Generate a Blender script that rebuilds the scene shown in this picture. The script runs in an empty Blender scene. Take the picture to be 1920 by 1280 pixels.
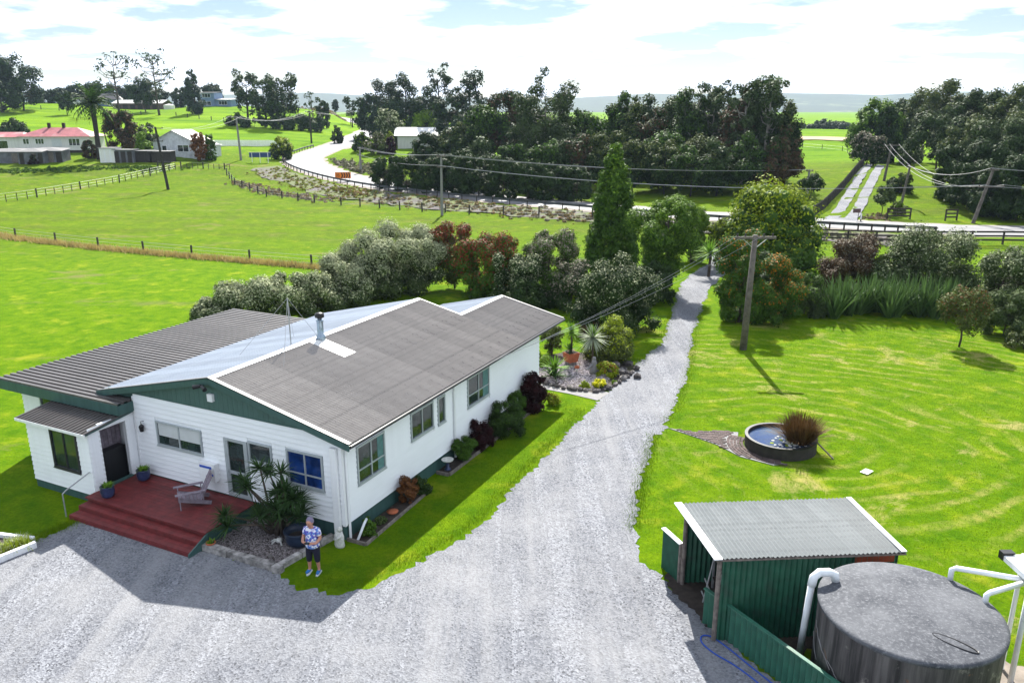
import bpy, bmesh, math, random
import numpy as np
from mathutils import Vector, Matrix
from mathutils.geometry import tessellate_polygon
random.seed(7); RNG = np.random.default_rng(11)
scene = bpy.context.scene
COL = scene.collection
# ------------------------------------------------------------------ camera, sky, sun, exposure
CAM_H = 12.3; PITCH = 16.2; FPX = 1500.0
cam = bpy.data.cameras.new('camera'); cam.sensor_width = 36; cam.lens = 36 * FPX / 1920
cam.clip_start = 0.1; cam.clip_end = 12000
co = bpy.data.objects.new('camera', cam); COL.objects.link(co)
co.location = (0, 0, CAM_H); co.rotation_euler = (math.radians(90 - PITCH), 0, 0)
scene.camera = co
SUN_EL = 41.0; SUN_AZ = 3.0          # azimuth clockwise from +Y
w = bpy.data.worlds.new('World'); scene.world = w; w.use_nodes = True
nt = w.node_tree; N = nt.nodes; Lk = nt.links; N.clear()
sky = N.new('ShaderNodeTexSky'); sky.sky_type = 'NISHITA'; sky.sun_disc = False
sky.sun_elevation = math.radians(SUN_EL); sky.sun_rotation = math.radians(SUN_AZ)
sky.air_density = 1.0; sky.dust_density = 0.15; sky.ozone_density = 2.5; sky.altitude = 50
tc = N.new('ShaderNodeTexCoord'); sep = N.new('ShaderNodeSeparateXYZ'); Lk.new(tc.outputs['Generated'], sep.inputs[0])
addz = N.new('ShaderNodeMath'); addz.operation = 'ADD'; addz.inputs[1].default_value = 0.10; Lk.new(sep.outputs[2], addz.inputs[0])
mx = N.new('ShaderNodeMath'); mx.operation = 'MAXIMUM'; mx.inputs[1].default_value = 0.05; Lk.new(addz.outputs[0], mx.inputs[0])
dx = N.new('ShaderNodeMath'); dx.operation = 'DIVIDE'; Lk.new(sep.outputs[0], dx.inputs[0]); Lk.new(mx.outputs[0], dx.inputs[1])
dy = N.new('ShaderNodeMath'); dy.operation = 'DIVIDE'; Lk.new(sep.outputs[1], dy.inputs[0]); Lk.new(mx.outputs[0], dy.inputs[1])
cmb = N.new('ShaderNodeCombineXYZ'); Lk.new(dx.outputs[0], cmb.inputs[0]); Lk.new(dy.outputs[0], cmb.inputs[1])
cn = N.new('ShaderNodeTexNoise'); cn.inputs['Scale'].default_value = 1.15; cn.inputs['Detail'].default_value = 7; cn.inputs['Roughness'].default_value = 0.55
Lk.new(cmb.outputs[0], cn.inputs['Vector'])
cr = N.new('ShaderNodeValToRGB'); cr.color_ramp.elements[0].position = 0.43; cr.color_ramp.elements[1].position = 0.53
Lk.new(cn.outputs['Fac'], cr.inputs[0])
mixc = N.new('ShaderNodeMix'); mixc.data_type = 'RGBA'
Lk.new(cr.outputs[0], mixc.inputs[0]); skm = N.new('ShaderNodeMix'); skm.data_type = 'RGBA'; skm.blend_type = 'MULTIPLY'; skm.inputs[0].default_value = 1.0; skm.inputs[7].default_value = (0.265, 0.255, 0.27, 1); Lk.new(sky.outputs[0], skm.inputs[6]); Lk.new(skm.outputs[2], mixc.inputs[6]); mixc.inputs[7].default_value = (3.7, 4.0, 4.55, 1)
bg = N.new('ShaderNodeBackground'); bg.inputs[1].default_value = 0.135
Lk.new(mixc.outputs[2], bg.inputs[0]); wo = N.new('ShaderNodeOutputWorld'); Lk.new(bg.outputs[0], wo.inputs[0])
sl = bpy.data.lights.new('sun', 'SUN'); sl.energy = 4.5; sl.angle = math.radians(0.5); sl.color = (1.0, 0.96, 0.88)
so = bpy.data.objects.new('sun', sl); COL.objects.link(so)
_e, _a = math.radians(SUN_EL), math.radians(SUN_AZ)
SUNV = Vector((math.sin(_a) * math.cos(_e), math.cos(_a) * math.cos(_e), math.sin(_e)))
so.rotation_euler = SUNV.to_track_quat('Z', 'Y').to_euler(); so.location = SUNV * 200
scene.view_settings.view_transform = 'Standard'; scene.view_settings.look = 'None'
scene.view_settings.exposure = 1.58; scene.view_settings.gamma = 1.0; scene.view_settings.use_curve_mapping = False
scene.render.engine = 'CYCLES'
try:
    scene.cycles.max_bounces = 6; scene.cycles.diffuse_bounces = 3; scene.cycles.transparent_max_bounces = 6
except Exception: pass

# ------------------------------------------------------------------ measuring: image point + distance -> place on the ground
_C, _S = math.cos(math.radians(PITCH)), math.sin(math.radians(PITCH))
def at_dist(px, py, d):
    u = (px - 960) / FPX; v = (py - 640) / FPX; f = _C - v * _S; t = d / f
    return Vector((u * t, d, CAM_H - (v * _C + _S) * t))
def at_z(px, py, z=0.0):
    u = (px - 960) / FPX; v = (py - 640) / FPX; t = (CAM_H - z) / (v * _C + _S)
    return Vector((u * t, (_C - v * _S) * t, z))
HOUSE_O = Vector((-4.92, 21.19, 0)); HAZ = math.radians(26.0)
def HW(x, y, z=0.0):      # house plan (x right of the side wall, y back from the front wall) -> world
    return Vector((HOUSE_O.x + x * math.cos(HAZ) + y * math.sin(HAZ), HOUSE_O.y - x * math.sin(HAZ) + y * math.cos(HAZ), z))

# ------------------------------------------------------------------ materials
def srgb(r, g, b):
    f = lambda c: c / 12.92 if c <= 0.04045 else ((c + 0.055) / 1.055) ** 2.4
    return (f(r / 255), f(g / 255), f(b / 255), 1)
def rgba(c): return tuple(c) if len(c) == 4 else (c[0], c[1], c[2], 1)
class NB:
    def __init__(s, name):
        s.m = bpy.data.materials.new(name); s.m.use_nodes = True; s.t = s.m.node_tree; s.t.nodes.clear()
        s.out = s.t.nodes.new('ShaderNodeOutputMaterial'); s.tc = None
    def n(s, typ, **kw):
        nd = s.t.nodes.new(typ)
        for k, v in kw.items(): setattr(nd, k, v)
        return nd
    def l(s, a, b): s.t.links.new(a, b)
    def coord(s):
        if s.tc is None: s.tc = s.n('ShaderNodeTexCoord').outputs['Object']
        return s.tc
    def noise(s, scale, detail=4, rough=0.55, vec=None, dist=0.0):
        n = s.n('ShaderNodeTexNoise'); n.inputs['Scale'].default_value = scale; n.inputs['Detail'].default_value = detail
        n.inputs['Roughness'].default_value = rough; n.inputs['Distortion'].default_value = dist
        s.l(vec or s.coord(), n.inputs['Vector']); return n.outputs['Fac']
    def vor(s, scale, vec=None, out='Distance', feature='F1'):
        n = s.n('ShaderNodeTexVoronoi'); n.feature = feature; n.inputs['Scale'].default_value = scale
        s.l(vec or s.coord(), n.inputs['Vector']); return n.outputs[out]
    def ramp(s, fac, p0, p1, c0=(0, 0, 0, 1), c1=(1, 1, 1, 1)):
        r = s.n('ShaderNodeValToRGB'); e = r.color_ramp.elements
        e[0].position = p0; e[1].position = p1; e[0].color = rgba(c0); e[1].color = rgba(c1)
        s.l(fac, r.inputs[0]); return r.outputs[0]
    def mix(s, fac, a, b, mode='MIX'):
        m = s.n('ShaderNodeMix'); m.data_type = 'RGBA'; m.blend_type = mode
        for i, v in ((0, fac), (6, a), (7, b)):
            if hasattr(v, 'links'): s.l(v, m.inputs[i])
            elif i == 0: m.inputs[0].default_value = v
            else: m.inputs[i].default_value = rgba(v)
        return m.outputs[2]
    def math(s, op, a, b=0.0, c=None):
        m = s.n('ShaderNodeMath'); m.operation = op
        for i, v in enumerate((a, b) if c is None else (a, b, c)):
            if hasattr(v, 'links'): s.l(v, m.inputs[i])
            else: m.inputs[i].default_value = v
        return m.outputs[0]
    def xyz(s, vec=None):
        x = s.n('ShaderNodeSeparateXYZ'); s.l(vec or s.coord(), x.inputs[0]); return x.outputs
    def scalev(s, sx, sy, sz, vec=None):
        m = s.n('ShaderNodeMapping'); m.inputs['Scale'].default_value = (sx, sy, sz); s.l(vec or s.coord(), m.inputs[0]); return m.outputs[0]
    def rand(s):
        return s.n('ShaderNodeObjectInfo').outputs['Random']
    def island(s):
        return s.n('ShaderNodeNewGeometry').outputs['Random Per Island']
    def finish(s, col, rough=0.7, bump=None, bstr=0.3, bdist=0.02, metal=0.0, spec=0.4, transl=0.0):
        p = s.n('ShaderNodeBsdfPrincipled')
        if hasattr(col, 'links'): s.l(col, p.inputs['Base Color'])
        else: p.inputs['Base Color'].default_value = rgba(col)
        if hasattr(rough, 'links'): s.l(rough, p.inputs['Roughness'])
        else: p.inputs['Roughness'].default_value = rough
        p.inputs['Metallic'].default_value = metal; p.inputs['Specular IOR Level'].default_value = spec
        if bump is not None:
            b = s.n('ShaderNodeBump'); b.inputs['Strength'].default_value = bstr; b.inputs['Distance'].default_value = bdist
            s.l(bump, b.inputs['Height']); s.l(b.outputs[0], p.inputs['Normal'])
        sh = p.outputs[0]
        if transl > 0:
            tr = s.n('ShaderNodeBsdfTranslucent')
            if hasattr(col, 'links'): s.l(col, tr.inputs[0])
            else: tr.inputs[0].default_value = rgba(col)
            mxs = s.n('ShaderNodeMixShader'); mxs.inputs[0].default_value = transl
            s.l(sh, mxs.inputs[1]); s.l(tr.outputs[0], mxs.inputs[2]); sh = mxs.outputs[0]
        s.l(sh, s.out.inputs[0]); return s.m
def simple(name, c, rough=0.6, var=0.25, scale=3.0, bump=0.0, metal=0.0, spec=0.4, grime=None, rnd=0.0):
    b = NB(name)
    c = rgba(c); d = tuple(x * (1 - var) for x in c[:3]) + (1,)
    col = b.mix(b.ramp(b.noise(scale, 6), 0.35, 0.65), d, c)
    if grime: col = b.mix(b.ramp(b.noise(scale * 0.35, 5), 0.52, 0.72), col, grime)
    if rnd > 0:
        r = b.rand(); f = b.math('MULTIPLY_ADD', r, rnd * 2, 1 - rnd)
        hs = b.n('ShaderNodeHueSaturation'); b.l(f, hs.inputs['Value']); b.l(col, hs.inputs['Color']); col = hs.outputs[0]
    return b.finish(col, rough, b.noise(scale * 12, 3) if bump else None, bump, 0.01, metal, spec)
def leafmat(name, dark, light, tip=None, tipamt=0.0, transl=0.3, rough=0.5, scale=0.6):
    transl *= 0.6; light = (light[0] * 1.15, light[1] * 1.18, light[2] * .85); dark = (dark[0] * .8, dark[1] * .82, dark[2] * .65)
    b = NB(name)
    isl_ = b.math('MULTIPLY_ADD', b.island(), 0.6, 0.2); col = b.mix(isl_, dark, light)
    col = b.mix(b.ramp(b.noise(scale, 3), 0.4, 0.68), col, b.mix(0.5, col, dark))
    if tip: col = b.mix(b.ramp(b.math('ADD', b.math('MULTIPLY', b.island(), 0.55), b.math('MULTIPLY', b.noise(scale * 1.3, 2), 0.6)), 0.62 - tipamt * 0.3, 0.70 - tipamt * 0.3), col, tip)
    return b.finish(col, rough + .15, spec=0.08, transl=transl)
M = {}
def wallpaint(name, c, var=0.06):
    b = NB(name)
    st = b.noise(1.0, 5, vec=b.scalev(6, 6, 0.5))
    col = b.mix(b.ramp(st, 0.4, 0.75), c, tuple(x * (1 - var * 2.2) for x in c[:3]))
    col = b.mix(b.ramp(b.noise(9, 5), 0.55, 0.8), col, tuple(x * (1 - var) for x in c[:3]))
    return b.finish(col, 0.5, b.noise(30, 2), 0.05, 0.005)
M['white'] = wallpaint('white_paint', (0.82, 0.84, 0.86), 0.025)
M['trim'] = wallpaint('white_trim_paint', (0.78, 0.79, 0.80)); M['barge'] = wallpaint('pale_flashing', (0.165, 0.162, 0.16), .15)
M['green'] = wallpaint('teal_green_paint', (0.042, 0.10, 0.092), 0.15)
M['gable'] = wallpaint('gable_green_paint', (0.055, 0.118, 0.108), 0.12)
M['frame'] = simple('grey_aluminium', (0.42, 0.46, 0.48), 0.4, 0.1, metal=0.2)
M['darkframe'] = simple('bronze_aluminium', (0.03, 0.03, 0.035), 0.4, 0.2)
M['black'] = simple('black_paint', (0.012, 0.012, 0.014), 0.45, 0.3)
M['blue_trim'] = simple('blue_sticker', (0.02, 0.08, 0.45), 0.4, 0.1)
def glassmat(name, tint, rough=0.04):
    b = NB(name); col = b.mix(b.ramp(b.noise(1.6, 4), 0.4, 0.6), tint, tuple(x * 0.35 for x in tint[:3])); return b.finish(col, rough, spec=0.8)
M['glass'] = glassmat('window_glass', (0.03, 0.05, 0.045))
M['glass_blue'] = glassmat('curtained_glass', (0.012, 0.05, 0.22))
M['blind'] = simple('roller_blind', (0.55, 0.58, 0.58), 0.7, 0.08)
M['curtain'] = simple('curtain_cloth', (0.10, 0.22, 0.21), 0.8, 0.3, 6)
def roofmat(name, c1, c2, rough, metal, spec=0.5):
    b = NB(name)
    col = b.mix(b.ramp(b.noise(0.8, 6), 0.35, 0.7), c1, c2)
    streak = b.noise(2.0, 5, vec=b.scalev(0.15, 3.0, 1))
    col = b.mix(b.ramp(streak, 0.5, 0.75), col, tuple(x * 0.72 for x in c1[:3]))
    r = b.rand(); hs = b.n('ShaderNodeHueSaturation'); b.l(b.math('MULTIPLY_ADD', r, 0.24, 0.88), hs.inputs['Value']); b.l(col, hs.inputs['Color'])
    rr = b.math('MULTIPLY_ADD', b.noise(3, 4), 0.2, rough - 0.1)
    return b.finish(hs.outputs[0], rr, metal=metal, spec=spec)
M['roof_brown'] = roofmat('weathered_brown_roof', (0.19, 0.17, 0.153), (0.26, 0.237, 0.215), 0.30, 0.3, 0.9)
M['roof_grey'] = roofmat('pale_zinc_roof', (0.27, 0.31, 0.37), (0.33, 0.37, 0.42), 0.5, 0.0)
M['roof_zinc'] = roofmat('galvanised_roof', (0.105, 0.12, 0.125), (0.165, 0.18, 0.185), 0.55, 0.0)
M['roof_dark'] = roofmat('dark_grooved_roof', (0.055, 0.049, 0.047), (0.085, 0.077, 0.074), 0.4, 0.0)
M['roof_white'] = simple('translucent_roof_sheet', (0.75, 0.75, 0.72), 0.5, 0.1, 4)
M['flue'] = simple('steel_flue', (0.30, 0.38, 0.46), 0.35, 0.2, metal=0.6)
M['deck'] = simple('red_stained_decking', (0.155, 0.022, 0.022), 0.55, 0.4, 5, 0.2, rnd=0.22)
M['oldwood'] = simple('weathered_grey_wood', (0.20, 0.17, 0.15), 0.85, 0.5, 8, 0.4, rnd=0.2)
M['sleeper'] = simple('bleached_sleeper_wood', (0.38, 0.36, 0.34), 0.9, 0.7, 5, 0.5, rnd=0.2)
M['chairwood'] = simple('faded_violet_grey_wood', (0.25, 0.21, 0.25), 0.8, 0.35, 9, 0.3, rnd=0.15)
M['polewood'] = simple('grey_pole_wood', (0.15, 0.13, 0.115), 0.9, 0.5, 4, 0.5)
M['postwood'] = simple('dark_fence_post_wood', (0.055, 0.05, 0.045), 0.9, 0.5, 4, 0.4, rnd=0.3)
M['railwood'] = simple('dark_rail_wood', (0.04, 0.033, 0.028), 0.85, 0.4, 4, 0.3)
M['terracotta'] = simple('terracotta', (0.42, 0.12, 0.05), 0.8, 0.25, 8)
M['bluepot'] = simple('blue_glaze', (0.035, 0.05, 0.13), 0.3, 0.5, 4)
M['navypot'] = simple('dark_blue_glaze', (0.02, 0.035, 0.07), 0.3, 0.5, 4)
M['stone'] = simple('grey_stone', (0.22, 0.20, 0.19), 0.9, 0.5, 6, 0.6, rnd=0.3)
M['rock'] = simple('dark_volcanic_rock', (0.085, 0.075, 0.075), 0.95, 0.5, 7, 0.6, rnd=0.4)
M['statue'] = simple('white_plaster', (0.62, 0.62, 0.58), 0.8, 0.3, 14, 0.2)
M['soil'] = simple('dark_soil', (0.05, 0.038, 0.03), 0.95, 0.5, 6, 0.6)
M['concrete'] = simple('concrete', (0.22, 0.215, 0.215), 0.9, 0.2, 5, 0.3)
M['pvc'] = simple('white_pvc', (0.74, 0.77, 0.80), 0.4, 0.12, 5)
M['hose'] = simple('blue_hose', (0.01, 0.07, 0.42), 0.4, 0.2)
M['rust'] = simple('rust_red_iron', (0.32, 0.06, 0.025), 0.7, 0.4, 5)
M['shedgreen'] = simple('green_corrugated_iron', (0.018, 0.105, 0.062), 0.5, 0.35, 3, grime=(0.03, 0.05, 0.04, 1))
M['shedgreen_lit'] = simple('lit_green_corrugated_iron', (0.035, 0.15, 0.10), 0.5, 0.3, 3, grime=(0.07, 0.12, 0.09, 1))  # lit copy of the shed green, brighter light put into its colour
M['steel'] = simple('galvanised_steel', (0.40, 0.41, 0.42), 0.45, 0.3, 6, metal=0.4)
M['railsteel'] = simple('dull_guardrail_steel', (0.10, 0.11, 0.12), 0.55, 0.4, 5)
M['signwhite'] = simple('white_sign_post', (0.75, 0.75, 0.75), 0.5, 0.1)
M['orange'] = simple('orange_sign_face', (0.75, 0.20, 0.008), 0.5, 0.08)
M['signblue'] = simple('navy_sign_face', (0.02, 0.05, 0.16), 0.5, 0.1)
M['wire'] = simple('weathered_wire', (0.32, 0.32, 0.33), 0.5, 0.2)
M['wire_dark'] = simple('dark_wire', (0.05, 0.05, 0.055), 0.5, 0.2)
M['ceramic'] = simple('brown_insulator', (0.03, 0.02, 0.018), 0.3, 0.2)
M['bark'] = simple('brown_bark', (0.085, 0.065, 0.05), 0.95, 0.5, 3, 0.7)
M['bark_pale'] = simple('pale_gum_bark', (0.34, 0.31, 0.28), 0.85, 0.45, 2, 0.4)
M['bark_dark'] = simple('dark_bark', (0.035, 0.028, 0.023), 0.95, 0.4, 3, 0.6)
def tankmats():
    b = NB('tank_roof_concrete')
    col = b.mix(b.ramp(b.noise(1.2, 8, 0.7), 0.36, 0.62), (0.032, 0.036, 0.046), (0.095, 0.10, 0.112))
    col = b.mix(b.ramp(b.noise(14, 4, 0.7), 0.5, 0.7), col, (0.145, 0.15, 0.165))
    M['tanktop'] = b.finish(col, 0.85, b.noise(25, 4), 0.4, 0.02)
    b = NB('stained_tank_wall')
    st = b.noise(1.0, 7, 0.65, vec=b.scalev(5, 5, 0.35))
    col = b.mix(b.ramp(st, 0.38, 0.68), (0.03, 0.028, 0.03), (0.15, 0.14, 0.14))
    col = b.mix(b.ramp(b.noise(1.4, 6, 0.7), 0.6, 0.68), col, (0.30, 0.28, 0.26))
    col = b.mix(b.ramp(b.noise(1.9, 5, 0.6, dist=1.0), 0.66, 0.7), col, (0.22, 0.10, 0.045))
    M['tankwall'] = b.finish(col, 0.85, b.noise(12, 5), 0.4, 0.03)
tankmats()
def gravelmat(name, c0, c1, c2, scale=24):
    b = NB(name)
    v = b.vor(scale, out='Color'); vs = b.n('ShaderNodeSeparateColor'); b.l(v, vs.inputs[0])
    col = b.mix(b.ramp(vs.outputs[0], 0.15, 0.95), c0, c1)
    col = b.mix(b.ramp(vs.outputs[1], 0.90, 0.95), col, tuple(x * 0.45 for x in c0[:3]))
    big = b.noise(0.35, 6, 0.65)
    mp = b.n('ShaderNodeMapping'); mp.inputs['Rotation'].default_value = (0, 0, math.radians(19.5)); mp.inputs['Scale'].default_value = (1.3, 0.07, 1); b.l(b.coord(), mp.inputs[0]); stk = b.noise(0.9, 5, 0.6, vec=mp.outputs[0])
    col = b.mix(b.ramp(stk, 0.52, 0.66), col, b.mix(0.42, col, (0.33, 0.33, 0.335)))
    col = b.mix(b.ramp(stk, 0.46, 0.30), col, b.mix(0.3, col, tuple(x * 0.7 for x in c0[:3])))
    col = b.mix(b.ramp(big, 0.40, 0.68), col, b.mix(0.4, col, c2))
    col = b.mix(b.ramp(b.noise(1.7, 5, 0.7), 0.55, 0.8), col, b.mix(0.25, col, tuple(x * 0.6 for x in c0[:3])))
    return b.finish(col, 0.95, b.vor(scale), 0.5, 0.03, spec=0.2)
M['gravel'] = gravelmat('grey_gravel', (0.115, 0.12, 0.137), (0.245, 0.254, 0.278), (0.285, 0.285, 0.29))
M['pebble'] = simple('mixed_pebbles', (0.22, 0.19, 0.185), 0.85, 0.6, 9, 0.2)
def pebmat(name, a, c):
    b = NB(name); col = b.mix(b.island(), a, c); return b.finish(col, 0.85)
M['pebbles_dark'] = pebmat('dark_river_pebbles', (0.04, 0.035, 0.035), (0.25, 0.22, 0.22))
M['pebbles_pale'] = pebmat('pale_river_pebbles', (0.14, 0.12, 0.13), (0.50, 0.45, 0.46))
def asphalt():
    b = NB('sealed_road'); x = b.noise(0.25, 4, vec=b.scalev(1, 1, 1))
    col = b.mix(b.ramp(x, 0.4, 0.7), (0.155, 0.155, 0.162), (0.205, 0.20, 0.20))
    col = b.mix(b.ramp(b.noise(20, 3), 0.4, 0.7), col, (0.16, 0.16, 0.17)); return b.finish(col, 0.75, spec=0.4)
M['road'] = asphalt()
M['dirt'] = simple('dry_roadside_dirt', (0.27, 0.23, 0.195), 0.95, 0.4, 2, 0.5)
def grassmat():
    b = NB('pasture_and_lawn_grass'); X = b.xyz()
    fine = b.noise(9, 5, 0.7); mid = b.noise(1.1, 5, 0.65); big = b.noise(0.07, 4, 0.6)
    g = b.mix(b.ramp(mid, 0.35, 0.68), (0.078, 0.185, 0.001), (0.185, 0.295, 0.003))
    g = b.mix(b.ramp(fine, 0.35, 0.75), b.mix(0.55, g, (0.03, 0.075, 0.002)), g)
    g = b.mix(b.ramp(b.noise(0.5, 5, 0.7), 0.55, 0.75), g, (0.27, 0.30, 0.018))
    # paddock: olive with dry brown patches
    pad = b.math('MULTIPLY', b.ramp(X[1], 0.0, 1.0), 1.0)
    mp = b.n('ShaderNodeMapRange'); mp.inputs[1].default_value = 60; mp.inputs[2].default_value = 84; b.l(X[1], mp.inputs[0])
    mh = b.n('ShaderNodeMapRange'); mh.inputs[1].default_value = 150; mh.inputs[2].default_value = 185; mh.inputs[3].default_value = 1; mh.inputs[4].default_value = 0; b.l(X[1], mh.inputs[0])
    pm = b.math('MULTIPLY', mp.outputs[0], mh.outputs[0])
    olive = b.mix(b.ramp(b.noise(0.35, 6, 0.75, vec=b.scalev(0.6, 1.6, 1)), 0.35, 0.65), (0.055, 0.10, 0.003), (0.155, 0.205, 0.007))
    olive = b.mix(b.ramp(b.noise(0.16, 6, 0.75, vec=b.scalev(0.5, 1.5, 1)), 0.47, 0.60), olive, (0.088, 0.075, 0.026))
    olive = b.mix(b.ramp(b.noise(1.6, 5, 0.8, vec=b.scalev(0.7, 1.5, 1)), 0.42, 0.62), b.mix(0.45, olive, (0.03, 0.055, 0.004)), olive)
    g = b.mix(b.math('MULTIPLY', pm, 0.5), g, olive)
    # dry patches on the near left field
    dry = b.ramp(b.noise(0.22, 5, 0.7, vec=b.scalev(0.5, 1.0, 1)), 0.58, 0.70)
    lm = b.n('ShaderNodeMapRange'); lm.inputs[1].default_value = -2; lm.inputs[2].default_value = -14; b.l(X[0], lm.inputs[0])
    g = b.mix(b.math('MULTIPLY', b.math('MULTIPLY', dry, lm.outputs[0]), 0.7), g, (0.20, 0.165, 0.075))
    # mown rings with pale clippings round the pond
    dv = b.n('ShaderNodeVectorMath'); dv.operation = 'DISTANCE'; b.l(b.coord(), dv.inputs[0]); dv.inputs[1].default_value = (11.5, 28.5, 0)
    r = b.math('ADD', dv.outputs['Value'], b.math('MULTIPLY', b.noise(0.10, 2), 6.0))
    wv = b.math('SINE', b.math('ADD', b.math('MULTIPLY', r, 6.8), b.math('MULTIPLY', b.noise(1.2, 4), 2.2)))
    brk = b.math('MULTIPLY', b.ramp(b.noise(0.20, 6, 0.75), 0.43, 0.66), b.ramp(b.noise(2.6, 5, 0.8), 0.36, 0.62))
    ring = b.math('MULTIPLY', b.ramp(wv, 0.15, 0.95), brk)
    # broad dry area right and behind the pond
    rm = b.n('ShaderNodeMapRange'); rm.inputs[1].default_value = 4.5; rm.inputs[2].default_value = 8.5; b.l(X[0], rm.inputs[0])
    rn = b.n('ShaderNodeMapRange'); rn.inputs[1].default_value = 52; rn.inputs[2].default_value = 42; b.l(X[1], rn.inputs[0])
    msk = b.math('MULTIPLY', b.math('MULTIPLY', rm.outputs[0], rn.outputs[0]), 0.9)
    g = b.mix(b.math('MULTIPLY', msk, ring), g, (0.38, 0.33, 0.10))
    scuff = b.ramp(b.noise(0.32, 6, 0.75, dist=0.6), 0.56, 0.70)
    g = b.mix(b.math('MULTIPLY', msk, scuff), g, (0.40, 0.33, 0.13))
    # bright far hill pasture
    fh = b.n('ShaderNodeMapRange'); fh.inputs[1].default_value = 165; fh.inputs[2].default_value = 200; b.l(X[1], fh.inputs[0])
    far = b.mix(b.ramp(b.noise(0.05, 6, 0.7, vec=b.scalev(0.4, 1.5, 1)), 0.36, 0.66), (0.06, 0.145, 0.002), (0.18, 0.29, 0.004))
    g = b.mix(b.math('MULTIPLY', fh.outputs[0], 0.9), g, far)
    bm = b.math('ADD', b.noise(22, 4, 0.8), b.math('MULTIPLY', b.noise(2.0, 4), 1.2))
    return b.finish(g, 0.95, bm, 0.9, 0.08, spec=0.03)
M['grass'] = grassmat()
M['drystraw'] = simple('dry_straw_ground', (.34, .25, .15), .95, .25, .5)
def bankm():
    b = NB('weedy_bank_earth'); col = b.mix(b.ramp(b.noise(.8, 6, .7), .4, .6), (.06, .05, .05), (.125, .11, .11)); col = b.mix(b.ramp(b.noise(.35, 5, .7), .42, .56), col, (.085, .11, .02)); return b.finish(col, .95, b.noise(6, 4), .8, .1)
M['banksoil'] = bankm()
M['bladegrass'] = leafmat('grass_blades', (0.06, 0.14, 0.002), (0.18, 0.27, 0.006), transl=0.3)
M['drygrass'] = leafmat('dry_grass_blades', (0.30, 0.22, 0.10), (0.55, 0.42, 0.22), transl=0.3)

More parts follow.
